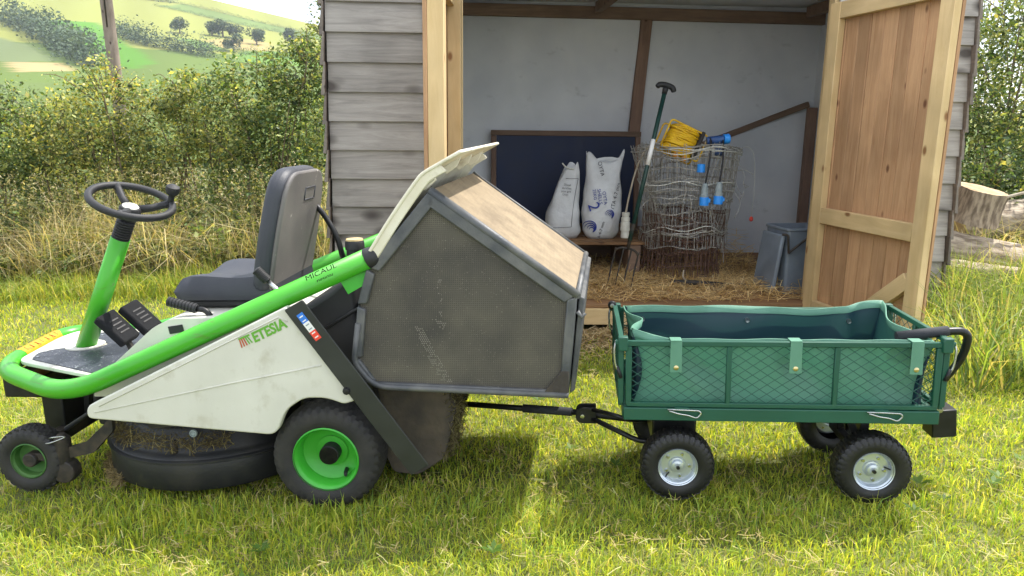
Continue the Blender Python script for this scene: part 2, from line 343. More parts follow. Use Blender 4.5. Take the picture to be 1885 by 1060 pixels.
FIELDS = [([(-700, 250), (100, 250), (100, 430), (-150, 430), (-250, 380), (-700, 380)], lin(92, 110, 50)),
    ([(-296, 466), (-282, 478), (-264, 494), (-231, 452), (-184, 384), (-162, 350), (-158, 318), (-172, 332), (-197, 362), (-244, 415)], lin(84, 128, 40)),
    ([(-300, 402), (-258, 392), (-232, 374), (-196, 332), (-198, 314), (-240, 314), (-320, 350)], lin(104, 116, 76)),
    ([(-205, 312), (-188, 322), (-168, 295), (-181, 280)], lin(160, 142, 100)),
    ([(-194, 484), (-181, 524), (-162, 518), (-150, 472), (-173, 452)], lin(160, 144, 94)),
    ([(-160, 444), (-148, 473), (-128, 484), (-100, 414), (-137, 390)], lin(98, 130, 54)),
    ([(-207, 478), (-188, 475), (-165, 446), (-175, 430)], lin(98, 126, 56)),
    ([(-277, 612), (-251, 608), (-218, 598), (-193, 597), (-130, 600), (-130, 640), (-178, 630), (-210, 636), (-273, 645)], lin(104, 122, 66))]
def field_tone(V):
    c = np.tile(np.array(lin(134, 138, 70)[:3]), (len(V), 1)); c[V[:, 1] < 250] = lin(92, 108, 54)[:3]
    for poly, k in FIELDS: c[inside(V[:, 0], V[:, 1], poly)] = k[:3]
    s = .93+.07*np.sin(V[:, 0]*.11+V[:, 1]*.05)+.04*np.sin(V[:, 1]*.9+V[:, 0]*.3); return c*s[:, None]
fm = bpy.data.materials.new('far_fields'); t_, p_ = nodes(fm); a_ = t_.nodes.new('ShaderNodeAttribute'); a_.attribute_name = 'tone'
t_.links.new(a_.outputs['Color'], p_.inputs['Base Color']); p_.inputs['Roughness'].default_value = .95; p_.inputs['Specular IOR Level'].default_value = .1
h = sheet('hills', -620, 620, 28, 1000, 300, 320, hz, fm, field_tone); h['kind'] = 'structure'

# ---------------------------------------------------------------- foliage builders
def unit(n):
    v = rng.normal(size=(n, 3)); return v/np.linalg.norm(v, axis=1, keepdims=True)
def leaf_quads(P, size, up=.25, aspect=.55, nrm=None):
    """rhombic leaves at points P, facing any way"""
    n = len(P); N = unit(n); N[:, 2] = np.abs(N[:, 2])+up; N /= np.linalg.norm(N, axis=1, keepdims=True)
    A = np.cross(N, unit(n)); A /= np.linalg.norm(A, axis=1, keepdims=True)+1e-9; B = np.cross(N, A)
    s = (size*rng.choice([.55, .8, 1, 1.5], n, p=[.3, .3, .28, .12])*rng.uniform(.8, 1.2, n))[:, None]
    V = np.stack([P-A*s*.5, P+B*s*aspect*.5+N*s*.06, P+A*s*.5, P-B*s*aspect*.5+N*s*.06], 1).reshape(-1, 3)
    return V, np.arange(n*4).reshape(n, 4)
def tones(n, per, cols, wts, jit=.22, clump=None):
    k = rng.choice(len(cols), n, p=np.array(wts)/sum(wts)); c = np.array([x[:3] for x in cols])[k]
    c = c*rng.uniform(1-jit, 1+jit, (n, 1))
    if clump is not None: c = c*clump[:, None]
    return np.repeat(c, per, 0)
HEDGE = [lin(122, 136, 88), lin(98, 118, 74), lin(152, 158, 104), lin(186, 180, 114), lin(70, 92, 58)]
def bush(name, label, group, base, blobs, nleaf, size, wts=(4, 4, 3, 1, 3), stems=9, cols=HEDGE, cat='bush', sprays=10, twigr=.012, branch='stem', leafy='foliage'):
    """stems rising into leaf clumps; blobs = (dx,dy,z,rx,ry,rz)"""
    o = thing(name, label, cat, base, group=group)
    mb = MB(); bl = [Vector(b[:3]) for b in blobs]; sp = []
    for k in range(stems):
        b = blobs[k % len(blobs)]; e = Vector((b[0]+random.uniform(-.6, .6)*b[3], b[1]+random.uniform(-.6, .6)*b[4], b[2]+random.uniform(-.2, .75)*b[5]))
        s0 = Vector((random.uniform(-.25, .25), random.uniform(-.15, .15), -.1)) + Vector((b[0]*.5, b[1]*.5, 0))
        pts = spline([s0, s0.lerp(e, .4)+Vector((random.uniform(-.1, .1), random.uniform(-.1, .1), .05)), e], 4)
        mb.tube(pts, [twigr*(1.6-1.3*i/len(pts)) for i in range(len(pts))], 5); sp.append((s0, e))
    P = []; tips = []
    for k in range(sprays):                       # thin shoots that stand out of the outline
        b = random.choice(blobs); d = Vector((random.uniform(-1, 1), random.uniform(-.9, .3), random.uniform(.4, 1.3))).normalized()
        a = Vector(b[:3])+Vector((d.x*b[3], d.y*b[4], d.z*b[5]))*.75; ln = random.uniform(.25, .6)*min(1, max(b[3:6]))
        e = a+d*ln+Vector((random.uniform(-.15, .15), 0, -.05)); pts = spline([a-d*.2, a.lerp(e, .5)+Vector((0, 0, .04)), e], 4)
        mb.tube(pts, [twigr*.5*(1.1-.8*i/len(pts)) for i in range(len(pts))], 4)
        m = int(14+30*ln); t = rng.uniform(.1, 1, m)[:, None]; tips.append(np.array(a)+(np.array(e)-np.array(a))*t+rng.normal(0, .018+.03*ln, (m, 3)))
    vol = np.array([b[3]*b[4]*b[5] for b in blobs])**.67; cnt = (1.8*nleaf*vol/vol.sum()).astype(int); cl = []
    for b, c in zip(blobs, cnt):
        nc = max(8, c//60); d = unit(nc)*(rng.uniform(.35, 1.1, (nc, 1))**.7); cen = np.array(b[:3])+d*np.array(b[3:6])
        q = rng.integers(0, nc, c); spread = .10*np.mean(b[3:6])+.03
        P.append(cen[q]+rng.normal(0, spread, (c, 3))*np.array([1, 1, .75])); cl.append(rng.uniform(.45, 1.35, nc)[q])
    if tips: P += tips; cl += [np.full(sum(len(t) for t in tips), 1.15)]
    P = np.concatenate(P); cl = np.concatenate(cl); keep = P[:, 2] > -.02; P = P[keep]; cl = cl[keep]
    mb.build(branch, 'twig', o)
    V, F = leaf_quads(P, size); raw_mesh(leafy, V, F, 4, 'leaf', o, tones(len(P), 4, cols, wts, .2, cl))
    return o
def field(x, y, s=1.0, seed=0):     # smooth patchiness in -1..1
    return (np.sin(x*2.1*s+seed)*np.sin(y*2.7*s+1.3*seed)+.6*np.sin(x*5.3*s+y*3.1*s+seed)+.4*np.sin(x*9.7*s-y*8.3*s+2*seed))/2
def gzf(x): return float(gz(np.array(x), 0))

# far trees and hedgerows on the hill
def far_tree(x, y, r, label, group, squash=1.0, n=1500):
    z = float(hz(np.array([x]), np.array([y]))[0]); o = thing('tree', label, 'tree', (x, y, z), group=group)
    hgt = r*1.5*squash
    mb = MB().tube([(0, 0, -1), (0, 0, hgt*.7)], [r*.09, r*.05], 6); mb.build('trunk', 'twig', o)
    nb = 7; cen = np.array([[rng.uniform(-.55, .55)*r, rng.uniform(-.4, .4)*r, hgt*rng.uniform(.35, .85)] for _ in range(nb)])
    q = rng.integers(0, nb, n); d = unit(n); P = cen[q]+d*np.array([r*.5, r*.5, r*.42*squash])*rng.uniform(.7, 1.05, (n, 1))
    V, F = leaf_quads(P, r*.15, .4, .8)
    raw_mesh('crown', V, F, 4, 'farleaf', o, tones(n, 4, [lin(74, 92, 66), lin(60, 78, 56), lin(92, 106, 76)], [3, 3, 2], .2))
    return o
WOODL = [(-299, 452), (-287, 447), (-277, 436), (-268, 428), (-258, 419), (-248, 409), (-240, 398), (-231, 389), (-222, 379), (-213, 367), (-205, 357), (-196, 346), (-188, 336), (-180, 327), (-172, 316)]
def far_hedge(name, pts, r, label, n=60, cat='hedgerow'):
    o = None; P = []
    for (x0, y0), (x1, y1) in zip(pts[:-1], pts[1:]):
        d = math.hypot(x1-x0, y1-y0); m = int(d/r*n*4.5); t = rng.uniform(0, 1, m)
        X = x0+(x1-x0)*t+rng.normal(0, r*.4, m); Y = y0+(y1-y0)*t+rng.normal(0, r*.5, m)
        lump = .6+.5*np.sin(t*d/r*1.3+x0)**2+.3*np.sin(t*d*.7)
        P.append(np.stack([X, Y, hz(X, Y)+rng.uniform(.05, 1, m)*r*1.3*lump], 1))
    P = np.concatenate(P); V, F = leaf_quads(P, r*.15, .4, .8)
    o = raw_mesh(name, V, F, 4, 'farleaf', None, tones(len(P), 4, [lin(82, 98, 74), lin(68, 86, 64), lin(98, 112, 82)], [3, 3, 2], .2))
    return tag(o, label, cat)
far_hedge('hedgerow', WOODL, 9, 'dark wooded belt running down the far hillside at the left edge', 90)
far_hedge('hedgerow', [(-233, 455), (-213, 436), (-200, 424), (-186, 418), (-170, 408), (-155, 400)], 7, 'dark hedgerow dropping between two green fields behind the wooden pole', 80)
far_hedge('hedgerow', [(-280, 608), (-251, 604), (-218, 594), (-193, 593), (-120, 598)], 1.9, 'thin lower hedge line across the pale slope near the skyline', 26)
far_hedge('hedgerow', [(-285, 641), (-244, 641), (-210, 631), (-150, 624)], 1.9, 'thin upper hedge line just under the skyline', 26)
far_hedge('hedgerow', [(-178, 430), (-150, 440), (-128, 448), (-90, 440)], 3.2, 'low hedge above the small green field beside the shed corner', 40)
far_hedge('hedgerow', [(-330, 640), (-300, 628), (-278, 640)], 5.5, 'dark clump of trees on the top of the far hill', 60)
for x, y, r, lb in [(-214, 498, 6.5, 'lone round tree on the pale slope between pole and shed'), (-199, 512, 6, 'far tree at the left end of the mid-slope row'),
    (-193, 515, 7, 'tallest far tree of the mid-slope row above the tan field'), (-185, 517, 6, 'far tree at the right end of the mid-slope row'),
    (-166, 500, 6.5, 'far tree standing in the tan field'), (-161, 444, 6, 'dark far tree below the tan field'),
    (-150, 520, 7, 'far tree right of the tan field beside the shed corner'), (-138, 505, 6, 'far tree nearest to the shed corner'),
    (-178, 545, 4, 'small far tree in the middle of the pale slope')]:
    far_tree(x, y, r, lb, 'trees on the far hillside')

# telegraph pole beyond the hedge
o = thing('utility_pole', 'weathered grey wooden pole with a yellow plate standing behind the hedge', 'pole', (-6.72, 13, gzf(-5)))
MB().tube([(.06, 0, 0), (0, 0, 2.1), (-.1, 0, 5.2), (-.16, 0, 7)], [.105, .10, .09, .085], 16).build('shaft', 'polewood', o)
MB().prism(fillet([(-.055, -.085), (.055, -.085), (.055, .085), (-.055, .085)], .012), lambda a, b, t: (a+.03, t, b+2.2), -.112, -.104).build('plate', 'yellow', o)
MB().tube([(-.02, -.096, 3.1), (-.035, -.094, 4.2), (-.06, -.092, 5.2)], .012, 6).build('conduit', 'dirtymetal', o)

# hedge on the left, bush by bush
G = 'bushes of the hedge left of the shed'
bush('hawthorn_bush', 'dense hawthorn bush hard against the left corner of the shed', G, (-2.55, 8.0, gzf(-2.55)), [(0, 0, 0.684, 0.8, 0.6, 0.702), (0.25, 0.1, 1.54, 0.65, 0.5, 0.648), (-0.2, 0.1, 1.72, 0.5, 0.4, 0.40), (0.35, 0.2, 2.0, 0.3, 0.35, 0.40)], 12500, .042, (3, 5, 2, 1, 5), 12, sprays=16)
bush('hawthorn_bush', 'yellowish hawthorn bush with thin upright shoots right behind the mower seat', G, (-3.45, 8.3, gzf(-3.45)), [(0, 0, 0.798, 0.8, 0.6, 0.756), (0.2, 0, 1.52, 0.55, 0.5, 0.44), (-0.35, 0, 1.42, 0.5, 0.5, 0.42), (-0.1, -0.1, 1.75, 0.25, 0.3, 0.28)], 11500, .04, (4, 3, 4, 3, 2), 12, sprays=20)
bush('hawthorn_bush', 'hawthorn bush with yellow sprays in front of the wooden pole', G, (-4.5, 8.1, gzf(-4.5)), [(0, 0, 0.855, 0.75, 0.6, 0.702), (0.25, -0.1, 1.66, 0.45, 0.5, 0.454), (-0.35, 0, 1.37, 0.4, 0.5, 0.378)], 11000, .04, (3, 3, 4, 4, 2), 12, sprays=26)
bush('bramble_bush', 'dark green bramble bush at the left edge of the picture', G, (-5.75, 8.0, gzf(-5)), [(0, 0, 0.798, 0.85, 0.7, 0.756), (-0.3, 0, 1.71, 0.75, 0.6, 0.54), (0.45, -0.1, 1.31, 0.4, 0.5, 0.432)], 11000, .046, (3, 5, 2, 1, 4), 10, sprays=14)
bush('hawthorn_bush', 'tall slender shrub rising beside the shed wall to the sky', G, (-2.15, 8.9, gzf(-2.2)), [(0, 0, 1.6, 0.4, 0.4, 0.8), (0.16, 0, 2.7, 0.2, 0.25, 0.6), (-0.05, 0, 2.3, 0.22, 0.3, 0.4)], 1500, .045, (4, 3, 3, 1, 2), 8, sprays=16)
bush('hawthorn_bush', 'far bush showing through the gap left of the wooden pole', G, (-6.6, 10.5, gzf(-5)), [(0, 0, 0.798, 1.2, 0.7, 0.648), (0.3, 0, 1.43, 0.8, 0.5, 0.378)], 5200, .05, (2, 5, 1, 1, 5), 8, sprays=6)
bush('hawthorn_bush', 'low dull bush behind the yellow hawthorn, right of the pole', G, (-4.3, 10.2, gzf(-4.3)), [(0, 0, 0.912, 1.1, 0.6, 0.756), (0.9, 0, 1.2, 0.8, 0.5, 0.648)], 5200, .05, (3, 5, 1, 1, 3), 8, sprays=8)
bush('bramble_bush', 'low bramble bank below the dark bush at the left edge', G, (-5.1, 7.35, gzf(-5)), [(0, 0, 0.342, 0.9, 0.4, 0.378), (0.8, 0.1, 0.285, 0.5, 0.35, 0.324)], 4200, .045, (4, 4, 2, 1, 3), 8, sprays=10)
bush('bramble_bush', 'low bramble bank behind the mower seat', G, (-3.0, 7.45, gzf(-3)), [(0, 0, 0.285, 0.8, 0.35, 0.346), (0.6, 0.1, 0.399, 0.4, 0.35, 0.432)], 3800, .045, (4, 4, 2, 1, 3), 8, sprays=10)
for k, (x, y, w_, h_, lb) in enumerate([(-5.9, 7.0, .35, .30, 'low green weed clump at the far left of the dry grass'), (-5.0, 6.95, .28, .24, 'low green weed clump left of the steering column'), (-4.15, 7.05, .35, .34, 'green weed clump behind the steering wheel'), (-3.4, 6.95, .3, .28, 'green weed clump between steering wheel and seat'), (-2.75, 7.1, .4, .42, 'tallest green weed clump in front of the hedge behind the seat'), (-2.1, 7.15, .28, .5, 'upright green weed clump beside the shed corner'), (-4.7, 7.5, .4, .55, 'bushy green weed clump under the yellow hawthorn')]):
    bush('weed_clump', lb, 'weed clumps in the dry grass', (x, y, gzf(x)), [(0, 0, h_*.7, w_, w_*.7, h_*.7), (w_*.5, .05, h_*.5, w_*.6, w_*.5, h_*.5)], 900, .05, (4, 5, 3, 1, 2), 6, cat='weeds', sprays=7, twigr=.006)
# right of the shed
G2 = 'shrubs right of the shed'
bush('hawthorn_bush', 'tall leafy shrub filling the right edge beside the shed', G2, (4.55, 7.2, gzf(4.5)), [(0, 0, .7, .8, .6, .6), (.1, 0, 1.4, .75, .5, .6), (.3, .1, 2.0, .6, .5, .5), (-.15, .2, 1.05, .5, .4, .5)], 11000, .042, (3, 5, 3, 1, 4), 12, sprays=20)
bush('hawthorn_bush', 'loose upright shrub reaching into the sky at the top right corner', G2, (5.3, 8.6, gzf(4.5)), [(-.3, 0, 2.6, .6, .5, .55), (.2, 0, 2.0, .7, .5, .6), (.5, 0, 1.2, .7, .5, .7), (-.1, 0, 3.2, .5, .4, .5)], 5200, .045, (4, 3, 3, 1, 2), 12, sprays=26)
bush('bramble_bush', 'dark bramble tangle behind the logs at the right edge', G2, (4.2, 6.55, gzf(4.5)), [(0, 0, .5, .55, .35, .5), (.6, -.1, .4, .5, .4, .45)], 5200, .045, (2, 5, 1, 1, 5), 10, sprays=12)

# ---------------------------------------------------------------- shed
SO, SYAW = Vector((.8855, 4.8496, 0)), .0678
def SP(x, y, z): return SO + Matrix.Rotation(SYAW, 3, 'Z') @ Vector((x, y, z))
shed = thing('shed', 'open timber shed clad in weathered grey lap boards with two new doors', 'shed', SO, SYAW)
BACK = 2.05; TOPZ = 2.36
def lap_plank(length, axis):
    """feather-edge board 0.195 high: thick lower edge, thin upper edge"""
    prof = [(-.034, 0), (-.008, 0), (-.001, .195), (-.010, .195)]
    mb = MB()
    mb.prism(prof, (lambda a, b, t: (t, a, b)) if axis == 0 else (lambda a, b, t: (-a, t, b)), 0, length)
    return mb
rows = [.613+.175*k for k in range(-4, 10)]
first = lap_plank(.72, 0).build('plank', 'greywood', shed, .002, 1); first.location = (-2.03, 0, rows[0])
for k, z in enumerate(rows[1:]):
    c = first.copy(); col.objects.link(c); c.location = (-2.03+random.uniform(-.006, .006), random.uniform(-.002, .002), z); c.rotation_euler = (0, random.uniform(-.006, .004), 0); c.parent = shed
f2 = lap_plank(.90, 0).build('plank', 'greywood', shed, .002, 1); f2.location = (1.13, 0, rows[0])
for z in rows[1:]:
    c = f2.copy(); col.objects.link(c); c.location = (1.13+random.uniform(-.004, .008), random.uniform(-.003, .002), z); c.rotation_euler = (0, random.uniform(-.005, .005), 0); c.parent = shed
f3 = lap_plank(BACK+.16, 1).build('plank', 'greywoody', shed, .002, 1); f3.location = (2.03, -.05, rows[0]-.02)
for z in rows[1:]:
    c = f3.copy(); col.objects.link(c); c.location = (2.03, -.05+random.uniform(-.012, .01), z-.02); c.parent = shed
f4 = f3.copy(); col.objects.link(f4); f4.parent = shed; f4.scale = (-1, 1, 1); f4.location = (-2.035, -.05, rows[0]-.02)
for z in rows[1:]:
    c = f4.copy(); col.objects.link(c); c.location = (-2.035, -.05+random.uniform(-.012, .01), z-.02); c.parent = shed
# frame behind the boards
for n_, x0, x1, y0, y1, z0, z1 in [('wall_panel', -2.02, -1.40, .004, .03, -.1, TOPZ), ('wall_panel', 1.20, 2.02, .004, .03, -.1, TOPZ),
        ('wall_panel', -2.02, -2.0, .032, BACK+.044, -.1, TOPZ), ('wall_panel', 2.0, 2.02, .032, BACK+.044, -.1, TOPZ)]:
    MB().box(((x0+x1)/2, (y0+y1)/2, (z0+z1)/2), (x1-x0, y1-y0, z1-z0)).build(n_, 'membrane', shed)
# creased membrane on the back wall
nx, nz_ = 90, 50; xs = np.linspace(-2.0, 2.0, nx); zs = np.linspace(0, TOPZ+.02, nz_); X, Z = np.meshgrid(xs, zs)
Y = BACK-.02+.014*np.sin(X*2.3+Z*1.7)+.011*np.sin(Z*5+X*3)+.006*np.sin(X*11+Z*4)*np.sin(Z*7-X*2)+.02*np.exp(-((X-1.7+.5*(Z-1.9))/.07)**2)*np.clip(Z-1.3, 0, 1)-.018*np.exp(-((X-1.45+.7*(Z-1.9))/.06)**2)*np.clip(Z-1.2, 0, 1)+.012*np.exp(-((Z-1.33+.01*X)/.03)**2)*(X < .3)+.01*np.exp(-((X+.6-.2*Z)/.05)**2)
V = np.stack([X, Y, Z], -1).reshape(-1, 3); i = np.arange((nz_-1)*nx).reshape(nz_-1, nx)[:, :-1].ravel()
raw_mesh('back_lining', V, np.stack([i, i+1, i+nx+1, i+nx], 1), 4, 'membrane', shed, smooth=True)
MB().box((0, BACK+.06, 1.12), (4.02, .03, 2.5)).build('back_wall', 'greywood', shed)
def timber(name, a, b, w_, h_, m='darkwood', bev=.004):
    a, b = Vector(a), Vector(b); d = (b-a); L_ = d.length; mid = (a+b)/2
    ax = max(range(3), key=lambda k: abs(d[k]))
    mb = MB(); sz = [w_, w_, w_]; sz[ax] = L_; o_ = [k for k in range(3) if k != ax]; sz[o_[0]] = w_; sz[o_[1]] = h_
    mb.box((0, 0, 0), sz); o = mb.build(name, m, shed, bev, 1); o.location = mid
    v = Vector((0, 0, 0)); v[ax] = 1 if d[ax] > 0 else -1
    o.rotation_mode = 'QUATERNION'; o.rotation_quaternion = v.rotation_difference(d.normalized()); return o
timber('top_beam', (-2.0, BACK-.055, 2.285), (2.0, BACK-.055, 2.265), .06, .1)
timber('stud', (.33, BACK-.05, 1.2), (.40, BACK-.05, 2.225), .1, .05, 'darkwoodz')
timber('brace', (.95, BACK-.05, 1.15), (1.93, BACK-.05, 1.53), .045, .05)
timber('post', (1.95, BACK-.09, .1), (1.95, BACK-.09, 1.5), .08, .06, 'darkwoodz')
timber('post', (-1.36, .05, -.1), (-1.36, .05, TOPZ), .09, .07, 'sawnwood')
timber('post', (-1.245, .045, -.1), (-1.245, .045, TOPZ), .075, .08, 'sawnwood')
timber('post', (1.155, .045, -.1), (1.155, .045, TOPZ), .08, .08, 'sawnwood')
timber('header', (-1.35, .05, 2.24), (1.25, .05, 2.24), .06, .15, 'sawnwoodx')
MB().box((0, BACK/2+.02, TOPZ+.035), (4.3, BACK+.28, .03)).build('roof', 'greywood', shed)
MB().box((0, BACK/2, TOPZ+.008), (3.99, BACK-.04, .012)).build('roof_lining', 'membrane', shed)
for x in (-1.45, -.02, 1.85): timber('rafter', (x, .06, TOPZ-.05), (x-.02, BACK-.12, TOPZ-.05), .06, .09)
# floor boards, sill
FZ = .16
for k in range(15):
    y0 = -.06+k*.143
    timber('floor_plank', (-1.98, y0+.07, FZ-.0125+random.uniform(-.003, .003)), (1.98, y0+.07, FZ-.0125+random.uniform(-.003, .003)), .138, .025, 'floorwood')
s_ = timber('sill', (-1.22, -.035, .085), (1.2, -.035, .06), .07, .11, 'sawnwoodx')
for x in (-1.6, -.2, 1.2): timber('bearer', (x, 0, .03), (x, 2.0, .03), .1, .16, 'darkwood')
# doors: boards outside, stiles and rails inside; hinge at the door's origin, x runs to the free edge
def door(hx, hy, ang, s, width, z0, z1, nb, brace, th=.044):
    d = bpy.data.objects.new('door', None); col.objects.link(d); d.parent = shed; d.location = (hx, hy, 0); d.rotation_euler = (0, 0, ang)
    def piece(name, c, sz, m, rot=None):
        o = MB().box((0, 0, 0), sz).build(name, m, d, .003, 1); o.location = c
        if rot: o.rotation_euler = rot
        return o
    bw = width/nb
    for k in range(nb):
        piece('plank', (bw*(k+.5), -s*(.011+random.uniform(-.003, .002)), (z0+z1)/2+random.uniform(-.004, .004)), (bw-.004, .019, z1-z0), 'larch')
    for x in (.05, width-.05): piece('stile', (x, s*(.002+th/2), (z0+z1)/2), (.098, th, z1-z0), 'sawnwood')
    for z in (z1-.05, z0+.66, z0+.05): piece('rail', (width/2, s*.0235, z), (width-.2, .042, .098), 'sawnwoodx')
    if brace:
        a, b = Vector((width-.1, 0, z0+.40)), Vector((.52, 0, z0+.09)); v = b-a
        piece('brace', ((a+b)/2+Vector((0, s*.022, 0))), (v.length, .04, .09), 'sawnwoodx', (0, -math.atan2(v.z, v.x), 0))
    return d
door(1.11, -.04, math.atan2(-1.0, .15), -1, 1.01, .10, 2.06, 9, True)
door(-1.295, -.045, math.atan2(-1.0, -.085), 1, 1.01, .12, 2.08, 9, True, .08)
MB().box((0, 0, 0), (.05, .025, 2.3)).build('corner_trim', 'larch', shed, .003, 1).location = (-1.425, -.05, 1.03)

# ---------------------------------------------------------------- what stands in the shed
# pallet platform under the sacks
pal = thing('pallet', 'old brown pallet on the shed floor with white sacks standing on it', 'pallet', SP(-.35, 1.32, FZ), SYAW)
for k in range(5): MB().box((0, -.30+k*.15, .245), (1.25, .115, .022)).build('plank', 'floorwood', pal, .003, 1).location = (random.uniform(-.02, .02), 0, 0)
for x in (-.5, 0, .5): MB().box((x, 0, .1165), (.1, .68, .233)).build('block', 'darkwood', pal, .004, 1)
PZ = FZ+.257
# navy board with timber edge leaning on the back wall
bd = thing('framed_board', 'dark navy board with a brown timber edge leaning on the back wall behind the sacks', 'board', SP(-.29, BACK-.16, FZ+.26), SYAW)
bd.rotation_euler = (-.05, 0, SYAW)
MB().box((0, 0, .42), (1.24, .014, .80)).build('panel', 'navy', bd)
for n_, c, sz, m_ in [('top_edge', (0, -.006, .825), (1.34, .035, .045), 'darkwood'), ('side_edge', (-.645, -.006, .40), (.045, .033, .80), 'darkwoodz'), ('side_edge', (.645, -.006, .40), (.045, .033, .80), 'darkwoodz'), ('bottom_edge', (0, -.006, .015), (1.25, .032, .03), 'darkwood')]:
    MB().box((0, 0, 0), sz).build(n_, m_, bd, .003, 1).location = c
MB().box((-.1, BACK-.2, FZ+.13), (1.6, .16, .258)).build('ledge', 'darkwood', shed, .004, 1)

def sack(name, label, base, yaw, prof, lean, folds, seed):
    """filled bag: super-elliptic rings (z, half width, half depth), pinched and frayed on top"""
    rs = random.Random(seed); o = thing(name, label, 'sack', base, yaw, group='white feed sacks on the pallet')
    n = 40; mb = MB(); vs = []; zs_ = [p[0] for p in prof]; H = zs_[-1]
    m = 26
    for j in range(m):
        z = H*j/(m-1); a = np.interp(z, zs_, [p[1] for p in prof]); b = np.interp(z, zs_, [p[2] for p in prof]); t = z/H
        for k in range(n):
            th = 2*math.pi*k/n; c, s = math.cos(th), math.sin(th); e = .75-.2*t
            x = a*math.copysign(abs(c)**e, c); y = b*math.copysign(abs(s)**e, s)
            fold = folds*t*math.sin(th*5+z*9+seed)+.5*folds*math.sin(th*3-z*17+seed*2)+.4*folds*math.sin(z*38+th*2)
            zz = z + (.035*math.sin(th*2+seed)+.02*math.sin(th*5))*max(0, t-.8)/.2
            vs.append((x*(1+fold)+lean*z*z, y*(1+fold), zz))
    fs = [(j*n+k, j*n+(k+1) % n, (j+1)*n+(k+1) % n, (j+1)*n+k) for j in range(m-1) for k in range(n)]
    fs += [tuple(range(n))]
    mb.add(vs, fs, True); ob = mb.build('bag', 'sack', o); ob.modifiers.new('s', 'SOLIDIFY').thickness = .003
    def on(x, z):   # front surface point
        t = z/H; a = np.interp(z, zs_, [p[1] for p in prof]); b = np.interp(z, zs_, [p[2] for p in prof]); q = min(.97, abs(x)/a)
        return Vector((x+lean*z*z, -b*(1-q**2.6)**.42-.012, z))
    return o, on
s1, on1 = sack('feed_sack', 'taller white sack with blue number 2 and swirl, on the pallet', SP(-.09, 1.2, PZ), SYAW, [(0, .105, .07), (.04, .14, .10), (.2, .158, .115), (.38, .15, .095), (.52, .135, .05), (.66, .155, .012)], .04, .03, 1)
s2, on2 = sack('feed_sack', 'slumped smaller white sack with tied top beside the navy board', SP(-.40, 1.24, PZ), SYAW-.15, [(0, .12, .09), (.05, .15, .12), (.2, .135, .12), (.36, .10, .08), (.46, .085, .05), (.56, .06, .035)], .22, .05, 4)
# prints on the sacks
up_ = lambda a: (Vector((math.cos(a), 0, math.sin(a))), Vector((-math.sin(a), 0, math.cos(a))))
def sack_text(o, on, txt, size, mtl, x, z, ang, shear=0):
    xd, yd = up_(ang); p = on(x, z); p.y -= .004; return lettering(txt, size, mtl, o, p, xd, yd, shear, name='print')
A_ = R(-80)
sack_text(s1, on1, 'OYTA', .04, 'inkblue', .00, .335, A_); sack_text(s1, on1, 'SHELLS', .04, 'inkblue', -.04, .345, A_); sack_text(s1, on1, '25KG', .036, 'inkblue', -.08, .36, A_)
sack_text(s1, on1, '2', .13, 'inkblue', -.085, .265, R(-72)); sack_text(s1, on1, 'OYTA 4-7 mm', .042, 'inkblack', .085, .33, R(78)); sack_text(s1, on1, 'A 4-7 mm', .034, 'inkblack', -.015, .08, R(75)); sack_text(s1, on1, 'OYTA', .045, 'inkblack', -.035, .56, R(-75))
def swirl(o, on, x, z, r):
    for k in range(4):
        mb = MB(); rr = r*(1-.22*k); pts = []
        for i in range(13):
            a = R(-60+250*i/12); p = on(x+rr*math.cos(a)+r*.1*k, z+rr*math.sin(a)-r*.12*k); p.y -= .004; pts.append(p)
        mb.tube(pts, [r*.09*math.sin(math.pi*(.1+.85*i/12)) for i in range(13)], 5); mb.build('print', 'inkblue', o)
swirl(s1, on1, .045, .205, .036); swirl(s1, on1, -.105, .10, .05)
for k, tx in enumerate(['Diesel', 'enriches', 'your grit', 'Lines']): sack_text(s2, on2, tx, .022, 'inkblack', -.005, .43-.025*k, R(-4))
for x0, z0, x1, z1 in [(.07, .48, .075, .10), (.075, .10, -.07, .09), (-.03, .48, .07, .48)]:
    MB().tube([on2(x0+(x1-x0)*i/6, z0+(z1-z0)*i/6) for i in range(7)], .0016, 4).build('print', 'inkblack', s2)
MB().tube(spline([(.10, 0, .54), (.08, -.04, .55), (.02, -.05, .57), (-.01, -.04, .60)], 5), .006, 6).build('tie', 'pvc', s2)

